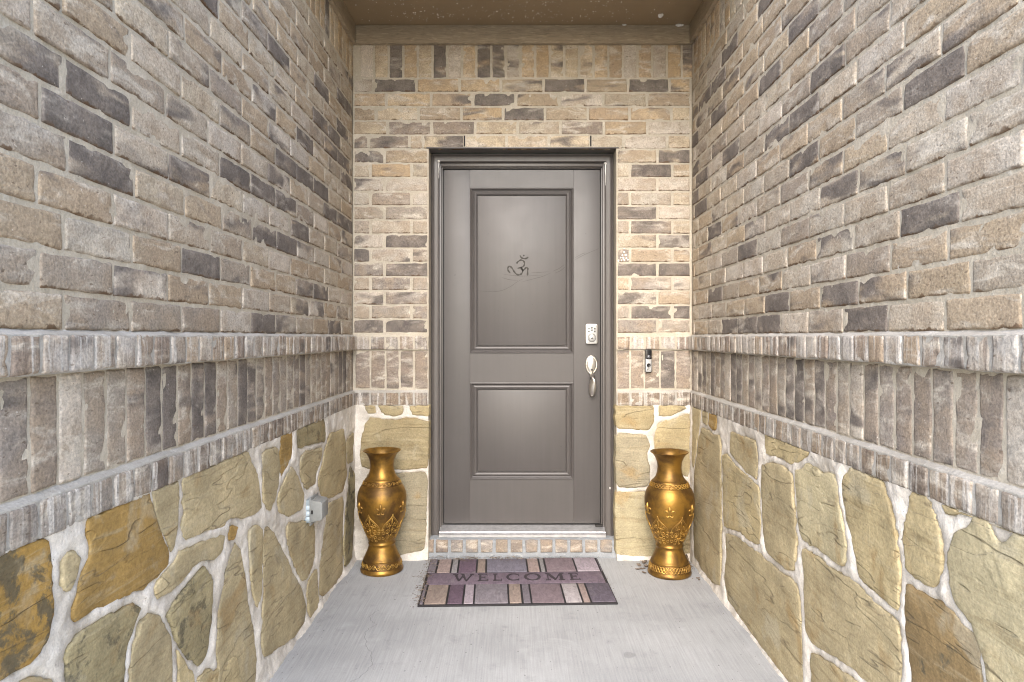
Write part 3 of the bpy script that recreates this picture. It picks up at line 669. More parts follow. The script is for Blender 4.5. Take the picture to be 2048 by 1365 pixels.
ROWC = [(0.46, 0.425, 0.385), (0.42, 0.385, 0.35), (0.30, 0.245, 0.20), (0.25, 0.20, 0.165), (0.38, 0.34, 0.30), (0.36, 0.28, 0.205)]
def put_rowlock(parent, uc, zc, p, wid=0.0692, dim=1.0):
    o = link("rowlock_brick", rb.choice(ROW), parent, (uc, -p + rb.uniform(-0.0015, 0.0015), zc + rb.uniform(-0.0012, 0.0012)),
             (rb.uniform(-0.01, 0.01), rb.uniform(-0.015, 0.015), rb.uniform(-0.015, 0.015)), (wid / 0.066, 1, 1.06))
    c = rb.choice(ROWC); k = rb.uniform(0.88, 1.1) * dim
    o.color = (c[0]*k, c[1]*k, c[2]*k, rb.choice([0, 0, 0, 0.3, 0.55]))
    return o
def put_soldier(parent, uc, zc, hgt, flag='0', wid=0.070, pal=None):
    o = link("soldier_brick", rb.choice(SOL), parent, (uc, rb.uniform(-0.001, 0.001), zc),
             (rb.uniform(-0.006, 0.006), rb.uniform(-0.006, 0.006), rb.uniform(-0.008, 0.008)), (wid / 0.0665, 1, hgt / 0.214))
    paint(o, flag, pal); return o

# ------------------------------------------------------------------ stones
SC = {'tan': ((0.42, 0.348, 0.212), 0.12), 'ochre': ((0.455, 0.372, 0.215), 0.2), 'gold': ((0.35, 0.225, 0.075), 0.55), 'rust': ((0.35, 0.215, 0.06), 1.0),
      'moss': ((0.31, 0.262, 0.150), 0.85), 'olive': ((0.45, 0.39, 0.248), 0.15), 'brown': ((0.235, 0.165, 0.08), 0.6), 'cream': ((0.42, 0.365, 0.25), 0.05)}
def poly_sd(U, Z, poly):
    """signed distance (inside negative) of grid points to a polygon"""
    best = np.full(U.shape, 1e9); ins = np.zeros(U.shape, bool)
    n = len(poly)
    for i in range(n):
        ax, az = poly[i]; bx_, bz = poly[(i+1) % n]
        ex, ez = bx_-ax, bz-az
        t = np.clip(((U-ax)*ex + (Z-az)*ez) / (ex*ex+ez*ez+1e-12), 0, 1)
        best = np.minimum(best, np.hypot(U-ax-t*ex, Z-az-t*ez))
        c = ((az > Z) != (bz > Z)) & (U < (bx_-ax) * (Z-az) / (bz-az+1e-12) + ax)
        ins ^= c
    return np.where(ins, -best, best)
def grow_polys(polys, u0, u1, gap=0.025, mx=0.016):
    """let every stone widen towards its neighbours until only a narrow joint is left"""
    dense = []
    for poly in polys:
        if min(p[1] for p in poly) > -1:
            poly = [(p[0], 0.850 if p[1] > 0.812 else p[1]) for p in poly]
        pts = []; n = len(poly)
        for i in range(n):
            a = np.array(poly[i]); b_ = np.array(poly[(i+1) % n]); k = max(1, int(np.linalg.norm(b_-a) / 0.014))
            pts += [a + (b_-a) * t / k for t in range(k)]
        dense.append(np.array(pts))
    out = []
    for i, P in enumerate(dense):
        oth = np.concatenate([q for j, q in enumerate(dense) if j != i]) if len(dense) > 1 else np.array([[99., 99.]])
        T = np.roll(P, -1, 0) - np.roll(P, 1, 0); N = np.stack([T[:, 1], -T[:, 0]], 1)
        N /= np.linalg.norm(N, axis=1, keepdims=True) + 1e-9
        area = np.sum(P[:, 0] * np.roll(P[:, 1], -1) - np.roll(P[:, 0], -1) * P[:, 1])
        if area < 0: N = -N
        d = np.min(np.linalg.norm(P[:, None] - oth[None], axis=2), axis=1)
        g_ = np.clip((d - gap) / 2, 0, mx)
        g_ = np.minimum(g_, np.minimum(np.roll(g_, 1), np.roll(g_, -1)) + 0.006)
        Q = P + N * g_[:, None]
        Q[:, 1] = np.clip(Q[:, 1], 0.010, 0.851); Q[:, 0] = np.clip(Q[:, 0], u0 - 0.2, u1 + 0.002)
        out.append([tuple(q) for q in Q])
    return out
def stone_mesh(poly, seed, proud):
    c = Vector((sum(p[0] for p in poly)/len(poly), sum(p[1] for p in poly)/len(poly)))
    # densify and roughen the outline
    pts = []
    n = len(poly)
    for i in range(n):
        a = Vector(poly[i]); b = Vector(poly[(i+1) % n])
        k = max(1, int((b-a).length / 0.008))
        pts += [a.lerp(b, t / k) for t in range(k)]
    n = len(pts)
    # soften corners
    for _ in range(0):
        pts = [(pts[i-1] + pts[i]*2 + pts[(i+1) % n]) / 4 for i in range(n)]
    P = np.array([(p.x, p.y) for p in pts])
    jit = fbm(P[:, 0], P[:, 1], 26, 2, seed) * 0.008 + fbm(P[:, 0], P[:, 1], 95, 1, seed + 2) * 0.007 + 0.002
    rad = P - np.array([c.x, c.y]); ln = np.linalg.norm(rad, axis=1, keepdims=True)
    P = P + rad / (ln + 1e-9) * jit[:, None]
    rings = []
    size = float(np.mean(ln))
    inset = [(-0.004, -0.020), (0.0, -0.006), (0.003, 0.3), (0.007, 0.75), (0.014, 1.0)]
    verts = []; rows = []
    tilt = np.array([vnoise(seed*1.3, 0.5, 3), vnoise(0.7, seed*2.1, 4)]) * 0.015
    def emit(Q, hfac, raw=None):
        idx = []
        h = fbm(Q[:, 0], Q[:, 1], 9, 3, seed + 3) * 0.005 + np.abs(fbm(Q[:, 0] + Q[:, 1]*0.6, Q[:, 1] * 0.3, 30, 2, seed + 8)) * 0.0035
        h = h + (Q - np.array([c.x, c.y])) @ tilt
        for q in range(len(Q)):
            w = raw if raw is not None and hfac is None else proud * hfac + h[q] * max(0, hfac - 0.1)
            idx.append(len(verts)); verts.append((Q[q, 0], -w, Q[q, 1]))
        rows.append(idx)
    rc = P - np.array([c.x, c.y]); rl = np.linalg.norm(rc, axis=1, keepdims=True)
    emit(np.array([c.x, c.y]) + rc * (1 + 0.004 / rl), None, -0.025)
    emit(P, None, -0.004)
    for d_, hf in ((0.0012, 0.62), (0.0035, 0.90), (0.009, 1.0)):
        f_ = np.clip(1 - d_ / rl, 0.3, 1); emit(np.array([c.x, c.y]) + rc * f_, hf)
    for s in (0.78, 0.58, 0.38, 0.18):
        f_ = np.minimum(s, np.clip(1 - 0.016 / rl, 0.2, 1) * (s / 0.8)); emit(np.array([c.x, c.y]) + rc * f_, 1.0)
    faces = []
    for a, b in zip(rows[:-1], rows[1:]):
        for i in range(n):
            j = (i+1) % n; faces.append((a[i], a[j], b[j], b[i]))
    faces.append(tuple(rows[-1]))
    bm = bmesh.new()
    me = mesh_from("stone", [(v[0]-c.x, v[1], v[2]-c.y) for v in verts], faces, M['stone'], True)
    bm.from_mesh(me); bmesh.ops.recalc_face_normals(bm, faces=bm.faces)
    # the outline is open at the back: make sure the front looks outwards (-Y)
    if sum(f.normal.y * f.calc_area() for f in bm.faces) > 0:
        bmesh.ops.reverse_faces(bm, faces=bm.faces)
    bm.to_mesh(me); bm.free()
    return me, c
def stone_base(parent, stones, u0, u1, seed, flip=False, skirt=0.02):
    polys = []
    for (kd, poly) in stones:
        polys.append([(-p[0], p[1]) for p in poly] if flip else poly)
    polys = grow_polys(polys, u0, u1)
    for i, (kd, poly) in enumerate(stones):
        me, c = stone_mesh(polys[i], seed + i * 13, 0.0128 + 0.0015 * math.sin(i * 2.7))
        o = link("stone", me, parent, (c.x, 0, c.y))
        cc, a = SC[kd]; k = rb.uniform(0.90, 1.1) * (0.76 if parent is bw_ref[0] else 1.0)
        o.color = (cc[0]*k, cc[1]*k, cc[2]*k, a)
    step = 0.0085
    nu = int((u1-u0)/step) + 1; nz = int(0.862/step) + 1
    U, Z = np.meshgrid(np.linspace(u0, u1, nu), np.linspace(-0.005, 0.857, nz), indexing='ij')
    sd = np.full(U.shape, 1e9)
    for p in polys: sd = np.minimum(sd, poly_sd(U, Z, p))
    sd = sd + fbm(U, Z, 30, 2, seed + 1) * 0.006
    W = 0.0088 + np.clip(sd / 0.03, 0, 1) * 0.006 + fbm(U, Z, 14, 3, seed + 2) * 0.006 + fbm(U, Z, 52, 2, seed + 4) * 0.0048
    W = np.where(sd < 0, W + np.clip(sd, -0.02, 0) * 1.6, W)
    W = W + skirt * np.clip(1 - Z / 0.035, 0, 1)**1.5 * (0.8 + vnoise(U * 9, U * 0, seed))
    verts = np.stack([U, -W, Z], -1).reshape(-1, 3).tolist()
    faces = [(i*nz+j, (i+1)*nz+j, (i+1)*nz+j+1, i*nz+j+1) for i in range(nu-1) for j in range(nz-1)]
    link("stone_mortar", mesh_from("stone_mortar", verts, faces, M['stone_mortar'], True), parent)

bw_ref = [None]
# ------------------------------------------------------------------ side walls
U_END = 0.62
def side_wall(flip, dark, half, sold, stones, label, phase, seed):
    s = -1 if flip else 1
    root = empty("brick_wall", (XR if flip else XL, 0, 0), R(-90 if flip else 90), label=label, cat="wall")
    def U(a, b): return (-b, -a) if flip else (a, b)
    a, b = U(U_END, D + 0.05)
    MB().box(a, b, 0.024, 0.34, -0.1, 3.0).build("wall_core", M['mortar'], root)
    a, b = U(U_END, D)
    sheet("mortar", a, b, 0.85, 2.96, 0.0095, M['mortar'], root, seed=seed)
    pu, pl = 0.026, 0.015
    ledge(root, a, b, upper_prof(pu), seed + 1, M['ledge_mortar'])
    ledge(root, a, b, lower_prof(pl), seed + 2, M['ledge_mortar'])
    per = 0.2362
    for r in range(18):
        ph = phase + (0.0 if r % 2 == 0 else 0.31) * per + rb.uniform(-0.010, 0.010)
        js = [D - 0.004]
        q = D - ph
        while q > U_END + 0.05:
            js.append(q); q -= per + rb.uniform(-0.004, 0.004)
        js.append(U_END)
        zc = (Z0 - 0.0112) + (r + 0.5) * (CH + 0.0006)
        for hi, lo in zip(js[:-1], js[1:]):
            if hi - lo < 0.035: continue
            fl_ = '0'
            for (du, dz) in dark:
                if lo <= du < hi and abs(dz - zc) < CH * 0.55: fl_ = 'D'
            if fl_ == '0':
                for (du, dz) in half:
                    if lo <= du < hi and abs(dz - zc) < CH * 0.55: fl_ = 'H'
            x0, x1 = U(lo + JT/2, hi - JT/2)
            put_brick(root, x0, x1, zc, fl_, pal=(FAWN if rb.random() < min(0.75, max(0.12, (hi - 1.6) * 0.25 + (zc - 1.5) * 0.3)) else TAUPE))  # warm bounce light put into brick colour: fawn likelier deeper and higher
    q = 1.1625 - 0.0777 * 7 if not flip else 1.19 - 0.0777 * 7
    while q < D - 0.03:
        uc = q + 0.0388; x = -uc if flip else uc
        put_rowlock(root, x, 1.199, pu)
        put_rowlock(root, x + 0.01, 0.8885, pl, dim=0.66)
        fl_ = 'D' if any(abs(k - uc) < 0.039 for k in sold) else rb.choice('00000H')
        put_soldier(root, x + 0.004, 1.048, 0.218, fl_, pal=SLATE)
        put_soldier(root, x - 0.006, 2.787, 0.215, rb.choice('000000HD'), 0.068, pal=BUFF)
        q += 0.0777
    a, b = U(U_END, D)
    stone_base(root, stones, a, b, seed + 40, flip, 0.010 if flip else 0.014)
    return root
left_wall = side_wall(False, DARK_L, HALF_L, SOLD_L, STONES_L, "brick wall with stone base on the door's hinge side, carrying the grey outlet box", 0.012, 21)
right_wall = side_wall(True, DARK_R, HALF_R, SOLD_R, STONES_R, "brick wall with stone base on the lock side of the door, beside the doorbell", 0.06, 87)

# ------------------------------------------------------------------ back wall
OX0, OX1, OZ = -0.4833, 0.561, 2.2835
bw = empty("brick_wall", (0, D, 0), 0, label="brick wall with stone base around the front door", cat="wall")
bw_ref[0] = bw
MB().box(XL - 0.05, OX0, 0.024, 0.34, -0.1, 3.0).build("wall_core", M['mortar'], bw)
MB().box(OX1, XR + 0.05, 0.024, 0.34, -0.1, 3.0).build("wall_core", M['mortar'], bw)
MB().box(OX0, OX1, 0.026, 0.34, OZ + 0.004, 3.0).build("wall_core", M['mortar'], bw)
sheet("mortar", XL, OX0, 0.85, OZ + 0.001, 0.0095, M['mortar'], bw, seed=301)
sheet("mortar", OX1, XR, 0.85, OZ + 0.001, 0.0095, M['mortar'], bw, seed=302)
sheet("mortar", XL, XR, OZ + 0.004, 2.96, 0.0095, M['mortar'], bw, seed=303)
# returns of the opening
for xx in (OX0, OX1):
    MB().box(xx - 0.001, xx + 0.001, 0.0, 0.03, 0.0, OZ).build("reveal_mortar", M['mortar'], bw)
for (r, js, fl_) in ROWS_B:
    zc = Z0 + (r + 0.5) * CH
    for i in range(len(js) - 1):
        put_brick(bw, js[i] + 0.007, js[i+1] - 0.007, zc, fl_[i], pal=(BUFF + FAWN) if r > 9 else (FAWN + TAUPE + SLATE if r > 5 else TAUPE + SLATE + SLATE))  # warm light above and cool light below, put into the brick palettes
pb = 0.012
for (x0, x1) in ((XL, OX0), (OX1, XR)):
    ledge(bw, x0, x1, upper_prof(pb), 311 + int(x0 > 0), M['mortar'])
    ledge(bw, x0, x1, lower_prof(pb), 315 + int(x0 > 0), M['ledge_mortar'])
def bpx(x): return (x - 1031) * D / 1337.0
for js in ([709, 741, 771, 799, 828, 857], [1233, 1260.5, 1289, 1320, 1351, 1383]):
    for i in range(5):
        a, b = bpx(js[i]) + 0.0048, bpx(js[i+1]) - 0.0048
        put_rowlock(bw, (a+b)/2, 1.199, pb, b - a)
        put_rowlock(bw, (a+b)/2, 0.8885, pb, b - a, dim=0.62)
        fl_ = 'D' if js[i] == 1320 else 'M'
        put_soldier(bw, (a+b)/2, 1.051, 0.209, fl_, b - a, pal=SLATE)
q = XL + 0.035; i = 0
SOLDT = "00D00D00DDH00000000000D00H0000"
while q < XR - 0.05:
    put_soldier(bw, q + 0.041, 2.777, 0.205, SOLDT[i % len(SOLDT)], 0.070, pal=BUFF); q += 0.0814; i += 1
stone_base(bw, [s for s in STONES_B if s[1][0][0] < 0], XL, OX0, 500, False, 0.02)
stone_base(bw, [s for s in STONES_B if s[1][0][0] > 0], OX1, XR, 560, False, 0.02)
for xw in (929, 1181.5):
    x = bpx(xw)
    MB().box(x - 0.0035, x + 0.0035, -0.003, 0.02, 2.292, 2.350).build("weep_slot", M['dark'], bw)

# ------------------------------------------------------------------ door frame
fr = empty("door_frame", (0, D, 0), 0, label="grey-brown moulded door frame with metal threshold", cat="door frame")
MB().box(OX0 - 0.012, OX1 + 0.012, -0.004, 0.125, OZ - 0.004, OZ + 0.003).build("lintel", M['frame'], fr, bevel=0.001)
CY = 0.121       # back plane of the casing, local y
PROF = [(0.0, 0.0), (0.0, -0.022), (0.004, -0.027), (0.008, -0.024), (0.0105, -0.0185), (0.0125, -0.021), (0.016, -0.018), (0.020, -0.0165), (0.034, -0.0165), (0.036, -0.0195),
        (0.040, -0.0195), (0.0435, -0.016), (0.0455, -0.010), (0.0455, 0.0)]
CX0, CX1, CTOP, CBOT = OX0 + 0.002, OX1 - 0.004, OZ - 0.006, 0.095
def casing(side):
    m = MB(); vs_ = []
    for end in (0, 1):
        for (t, y) in PROF:
            if side == 'L': vs_.append((CX0 + t, CY + y, CBOT if end == 0 else CTOP - t))
            elif side == 'R': vs_.append((CX1 - t, CY + y, CBOT if end == 0 else CTOP - t))
            else: vs_.append(((CX0 + t) if end == 0 else (CX1 - t), CY + y, CTOP - t))
    n = len(PROF)
    fs = [(i, (i+1) % n, n + (i+1) % n, n + i) for i in range(n)] + [tuple(range(n)), tuple(range(2*n-1, n-1, -1))]
    m.add(vs_, fs); return m
casing('L').build("side_casing", M['frame'], fr); casing('R').build("side_casing", M['frame'], fr); casing('T').build("head_casing", M['frame'], fr)
DX0, DX1, DZ0, DZ1, DY = -0.415, 0.489, 0.154, 2.200, 3.87 - D     # door leaf
JI = 0.0455
MB().box(CX0 + JI - 0.02, DX0 - 0.0125, 0.128, 0.25, CBOT, DZ1 + 0.03).build("jamb", M['frame'], fr, bevel=0.002)
MB().box(DX1 + 0.0125, CX1 - JI + 0.02, 0.128, 0.25, CBOT, DZ1 + 0.03).build("jamb", M['frame'], fr, bevel=0.002)
MB().box(CX0 + JI - 0.02, CX1 - JI + 0.02, 0.1285, 0.25, DZ1 + 0.0125, DZ1 + 0.05).build("head_jamb", M['frame'], fr, bevel=0.002)
MB().box(DX0 - 0.0125, DX0 - 0.005, 0.143, 0.25, CBOT, DZ1 + 0.01).build("stop", M['frame'], fr, bevel=0.0025)
MB().box(DX1 + 0.005, DX1 + 0.0125, 0.143, 0.25, CBOT, DZ1 + 0.01).build("stop", M['frame'], fr, bevel=0.0025)
MB().box(DX0 - 0.0125, DX1 + 0.0125, 0.1435, 0.25, DZ1 + 0.005, DZ1 + 0.0122).build("stop", M['frame'], fr, bevel=0.0025)
MB().box(DX0 - 0.02, DX1 + 0.02, DY + 0.02, DY + 0.05, 0.1, DZ1 + 0.04).build("weatherstrip", M['seal'], fr)
th = MB()
tp = [(0.070, 0.098), (0.070, 0.113), (0.078, 0.118), (0.086, 0.119), (0.088, 0.124), (0.128, 0.140), (0.146, 0.146), (0.19, 0.146), (0.19, 0.098)]
n = len(tp); x0, x1 = -0.434, 0.512
th.add([(x0, p[0], p[1]) for p in tp] + [(x1, p[0], p[1]) for p in tp],
       [(i, (i+1) % n, n+(i+1) % n, n+i) for i in range(n)] + [tuple(range(n)), tuple(range(2*n-1, n-1, -1))])
th.build("threshold", M['alu'], fr)
MB().box(DX1 - 0.03, DX1 + 0.012, 0.125, 0.15, 0.141, 0.152).build("corner_seal", M['seal'], fr, bevel=0.002)
for (x, z, L_) in ((bpx(877.2), 2.236, 0.10), (bpx(1211.5), 2.222, 0.125)):
    d_ = MB(); rr = random.Random(int(x * 1000))
    x *= 1.024
    d_.tube([(x + rr.uniform(-0.001, 0.001), 0.101 - 0.001, z - L_ * t / 12) for t in range(13)], [0.0032 - 0.002 * t / 12 + rr.uniform(-0.0006, 0.0008) for t in range(13)], 7, 0.7)
    d_.tube([(x - 0.009, 0.100, z - 0.002), (x - 0.004, 0.099, z + 0.003), (x + 0.003, 0.099, z + 0.002), (x + 0.006, 0.100, z - 0.005)], [0.002, 0.0042, 0.0042, 0.002], 8, 0.7)
    d_.build("caulk_drip", M['white'], fr, smooth=True)
MB().box(0.535, 0.541, 0.091, 0.1, 0.365, 0.377).build("caulk", M['white'], fr, bevel=0.002)

# ------------------------------------------------------------------ door
door = empty("front_door", (0, D + DY, 0), 0, label="grey two-panel front door with an om sign and a keypad lock", cat="door")
SX0, SX1 = (940 - 1031) / 345.5, (1147 - 1031) / 345.5
def dz(y): return CAMH - (y - 675) / 345.5
ZR = [dz(376), dz(707), dz(765), dz(959)]
MB().box(DX0, SX0 - 0.0004, 0, 0.045, DZ0, DZ1).build("stile", M['door'], door, bevel=0.0015)
MB().box(SX1 + 0.0004, DX1, 0, 0.045, DZ0, DZ1).build("stile", M['door'], door, bevel=0.0015)
for (z0, z1) in ((ZR[0], DZ1), (ZR[2], ZR[1]), (DZ0, ZR[3])):
    MB().box(SX0, SX1, 0.0005, 0.045, z0 + 0.0003, z1 - 0.0003).build("rail", M['door'], door)
for (z0, z1) in ((ZR[1], ZR[0]), (ZR[3], ZR[2])):
    # moulding: swept frame profile (t inwards, y depth)
    pf = [(0.0, 0.0), (0.001, -0.004), (0.006, -0.0055), (0.010, -0.003), (0.0125, 0.004), (0.017, 0.007), (0.020, 0.0035), (0.028, 0.0005), (0.036, 0.003), (0.0415, 0.0085), (0.0425, 0.014), (0.0455, 0.0145)]
    m = MB(); n = len(pf); vs_ = []
    for (sx, sz) in ((0, 0), (1, 0), (1, 1), (0, 1)):
        for (t, y) in pf:
            vs_.append((SX0 + t if sx == 0 else SX1 - t, y, z0 + t if sz == 0 else z1 - t))
    fs = []
    for k in range(4):
        k2 = (k + 1) % 4
        for i in range(n - 1): fs.append((k*n+i, k2*n+i, k2*n+i+1, k*n+i+1))
    me = mesh_from("panel_moulding", vs_, fs, M['door'])
    bm = bmesh.new(); bm.from_mesh(me); bmesh.ops.recalc_face_normals(bm, faces=bm.faces)
    if sum(f.normal.y * f.calc_area() for f in bm.faces) > 0: bmesh.ops.reverse_faces(bm, faces=bm.faces)
    bm.to_mesh(me); bm.free()
    link("panel_moulding", me, door)
    MB().box(SX0 + 0.045, SX1 - 0.045, 0.0065, 0.04, z0 + 0.045, z1 - 0.045).build("panel", M['door'], door, bevel=0.003)
om = MB()
for k, st in enumerate(OM):
    pts = [(p.x, p.y) for p in catmull(st, 4)]
    n = len(pts)
    wd = [0.0050 * (0.8 + 0.25 * math.sin(i * 1.1 + k)) * (0.6 if i in (0, n-1) else 1) for i in range(n)]
    om.ribbon(pts, wd, 0.0058, 0.0068)
o = om.build("om_sign", M['mark'], door); o["label"] = "dark painted om sign on the upper panel"
sc_ = MB()
for st in SCRATCH:
    pts = [(p.x, p.y) for p in catmull(st, 5)]
    n = len(pts)
    yy = (0.0062, 0.0067) if pts[0][0] < 0.3 else (-0.0003, 0.0002)
    sc_.ribbon(pts, [0.0011 * math.sin(math.pi * (i + 0.6) / (n + 0.2)) + 0.0003 for i in range(n)], yy[0], yy[1])
sc_.build("scratch", M['scratch'], door)

def rrect(w, h, r, n=6):
    pts = []
    for (cx_, cz_, a0) in ((w/2-r, -h/2+r, -90), (w/2-r, h/2-r, 0), (-w/2+r, h/2-r, 90), (-w/2+r, -h/2+r, 180)):
        for k in range(n + 1):
            a = R(a0 + 90 * k / n); pts.append((cx_ + r*math.cos(a), cz_ + r*math.sin(a)))
    return pts
def doff(pts, x, z): return [(p[0]+x, p[1]+z) for p in pts]
def dpos(x, y): return ((x - 1031) / 347.0, CAMH - (y - 675) / 347.0)
kx, kz = dpos(1183.5, 668.5)
kp = MB().prism(doff(rrect(0.070, 0.116, 0.012), kx, kz), -0.020, 0.001).build("keypad_lock", M['nickel'], door, bevel=0.004)
MB().prism(doff(rrect(0.056, 0.102, 0.006), kx, kz - 0.001), -0.0225, -0.019).build("face_plate", M['silver'], kp, bevel=0.001)
for (dx_, dz_) in ((0, 0.036), (-0.0165, 0.0305), (0.0165, 0.0305), (0, 0.022), (-0.0175, 0.015), (0.0165, 0.015)):
    b_ = MB().prism(doff(rrect(0.0105, 0.0105, 0.004, 3), kx + dx_, kz + dz_), -0.0242, -0.021).build("button", M['nickel_d'], kp, bevel=0.001)
MB().lathe([(0.0005, 0.0272), (0.019, 0.0270), (0.0205, 0.0245), (0.0205, 0.02)], kx, 0, kz - 0.0215, 32, 'y').build("lock_cylinder", M['silver'], kp, smooth=True)
MB().lathe([(0.0215, 0.0215), (0.0215, 0.0245), (0.0240, 0.0245), (0.0240, 0.0215)], kx, 0, kz - 0.0215, 32, 'y').build("lock_ring", M['nickel_d'], kp, smooth=False)
MB().lathe([(0.0015, 0.0290), (0.0052, 0.0288), (0.0062, 0.0265)], kx, 0, kz - 0.0245, 16, 'y').build("keyhole", M['nickel_d'], kp, smooth=True)
hx, hz = dpos(1183.2, 730.5)
hs = MB(); prof = [(1.0, 0.0), (1.0, 0.004), (0.94, 0.0085), (0.86, 0.010), (0.82, 0.0085), (0.76, 0.0105), (0.5, 0.0135), (0.01, 0.0145)]
vs_, n = [], 40
for (s_, h) in prof:
    for k in range(n):
        a = 2 * math.pi * k / n
        px = 0.036 * math.cos(a) * (1 - 0.16 * max(0, -math.sin(a))); pz = 0.057 * math.sin(a)
        vs_.append((hx + px * s_, -h, hz + pz * s_))
hs.add(vs_, [(i*n+k, i*n+(k+1) % n, (i+1)*n+(k+1) % n, (i+1)*n+k) for i in range(len(prof)-1) for k in range(n)])
hd = hs.build("door_handle", M['nickel'], door, smooth=True)
MB().lathe([(0.001, 0.0190), (0.0046, 0.0185), (0.0062, 0.0155), (0.0062, 0.012)], hx + 0.002, 0, hz - 0.027, 16, 'y').build("keyhole", M['nickel_d'], hd, smooth=True)
gp = [(0, -0.006, -0.040), (0, -0.024, -0.049), (0, -0.040, -0.062), (0, -0.050, -0.085), (0, -0.052, -0.110), (0, -0.048, -0.135), (0, -0.040, -0.158), (0, -0.032, -0.172), (0, -0.028, -0.180)]
MB().tube([(hx + 0.002 + p[0], p[1], hz + p[2]) for p in gp], [0.009, 0.0125, 0.0165, 0.0195, 0.0205, 0.0200, 0.0170, 0.0135, 0.007], 20, 0.62).build("grip", M['nickel'], hd, smooth=True)

# ------------------------------------------------------------------ brick step
stp = empty("door_step", (0, D, 0), 0, label="low step of upright bricks under the door threshold", cat="step")
m = MB()
us = np.linspace(-0.522, 0.572, 120); pr = [(0.0, 0.0), (-0.004, 0.012), (0.012, 0.03), (0.014, 0.06), (0.016, 0.083), (0.022, 0.0915), (0.05, 0.097), (0.11, 0.100)]
vs_ = []
for u in us:
    for k, (y, z) in enumerate(pr):
        vs_.append((u, y + 0.012 + float(fbm(u, k * 0.02, 22, 2, 9)) * 0.006, max(0, z + float(fbm(u + 3, k * 0.02, 15, 2, 19)) * 0.005 * (k > 0))))
m.add(vs_, [(i*len(pr)+k, (i+1)*len(pr)+k, (i+1)*len(pr)+k+1, i*len(pr)+k+1) for i in range(len(us)-1) for k in range(len(pr)-1)])
m.add([(us[0], 0.01, -0.01), (us[0], 0.12, -0.01), (us[0], 0.12, 0.1), (us[0], 0.03, 0.095)], [(0, 1, 2, 3)])
m.add([(us[-1], 0.01, -0.01), (us[-1], 0.12, -0.01), (us[-1], 0.12, 0.1), (us[-1], 0.03, 0.095)], [(0, 1, 2, 3)])
m.build("step_mortar", M['step_mortar'], stp, smooth=True)
STC = [(0.46, 0.27, 0.14), (0.33, 0.20, 0.13), (0.42, 0.33, 0.27), (0.44, 0.36, 0.30), (0.43, 0.34, 0.28), (0.45, 0.32, 0.20), (0.40, 0.27, 0.17), (0.42, 0.35, 0.30), (0.46, 0.30, 0.18), (0.43, 0.35, 0.29), (0.45, 0.31, 0.19), (0.47, 0.41, 0.36), (0.40, 0.34, 0.29)]
for i in range(13):
    x = -0.495 + i * 0.0835 + (0.012 if i == 0 else 0)
    me = brick_mesh("step_brick", 0.066 if i else 0.048, 0.066, 0.10, 700 + i, M['brick'], round_=0.010)
    o = link("step_brick", me, stp, (x, 0.017, 0.0635), (R(-7), 0, rb.uniform(-0.01, 0.01)))
    o.color = tuple(0.6 * 0.195 + 0.25 * q for q in STC[i]) + (0.0,)

# ------------------------------------------------------------------ vases
VP = [(0.0, 0.004), (0.090, 0.004), (0.104, 0.0), (0.1105, 0.004), (0.1125, 0.012), (0.1105, 0.020), (0.1065, 0.024), (0.1055, 0.028), (0.100, 0.050), (0.0955, 0.064), (0.0965, 0.068), (0.0955, 0.072), (0.0925, 0.074),
      (0.0855, 0.090), (0.0760, 0.112), (0.0690, 0.132), (0.0668, 0.141), (0.0700, 0.1445), (0.0715, 0.149), (0.0700, 0.1535), (0.0668, 0.157), (0.0705, 0.170), (0.080, 0.192), (0.094, 0.225), (0.107, 0.260), (0.118, 0.297), (0.1255, 0.335),
      (0.1285, 0.370), (0.1280, 0.395), (0.1235, 0.418), (0.1165, 0.436), (0.1085, 0.449), (0.1065, 0.451), (0.1055, 0.4545), (0.1025, 0.4555), (0.0885, 0.482), (0.0875, 0.486), (0.0845, 0.488), (0.0810, 0.491), (0.0700, 0.508), (0.0630, 0.532), (0.0610, 0.556), (0.0645, 0.583),
      (0.0740, 0.607), (0.0860, 0.623), (0.0955, 0.630), (0.0985, 0.633), (0.0970, 0.6355), (0.0920, 0.634), (0.0800, 0.622), (0.0680, 0.605), (0.0590, 0.580), (0.0560, 0.555), (0.0590, 0.520), (0.070, 0.49), (0.10, 0.44), (0.112, 0.37), (0.09, 0.25), (0.0, 0.22)]
def vr(z):
    for (r0, z0), (r1, z1) in zip(VP[1:46], VP[2:46]):
        if min(z0, z1) <= z <= max(z0, z1) and abs(z1 - z0) > 1e-6:
            return r0 + (r1 - r0) * (z - z0) / (z1 - z0)
    return 0.1
def vpt(a, z, off=0.0):
    r = vr(z) + off
    return (r * math.sin(a), -r * math.cos(a), z)
FLEUR = [  # strokes in (x, z, radius), unit = half height
    [(0, 1.0, 0.03), (0, 0.75, 0.16), (0, 0.45, 0.27), (0, 0.15, 0.22), (0, -0.15, 0.12), (0, -0.45, 0.12), (0, -0.85, 0.05)],
    [(0.10, -0.35, 0.09), (0.25, -0.05, 0.13), (0.45, 0.17, 0.15), (0.68, 0.17, 0.14), (0.82, 0.0, 0.10), (0.80, -0.12, 0.06)],
    [(0.06, -0.55, 0.08), (0.22, -0.78, 0.11), (0.42, -0.80, 0.12), (0.56, -0.64, 0.07)],
    [(-0.26, -0.38, 0.08), (0.0, -0.42, 0.10), (0.26, -0.38, 0.08)]]
def spiral(cx_, cz_, r0, turns, a0, sgn, n=16):
    return [(cx_ + r0 * (1 - 0.85 * t / n) * math.cos(a0 + sgn * turns * 2 * math.pi * t / n), cz_ + r0 * (1 - 0.85 * t / n) * math.sin(a0 + sgn * turns * 2 * math.pi * t / n)) for t in range(n + 1)]
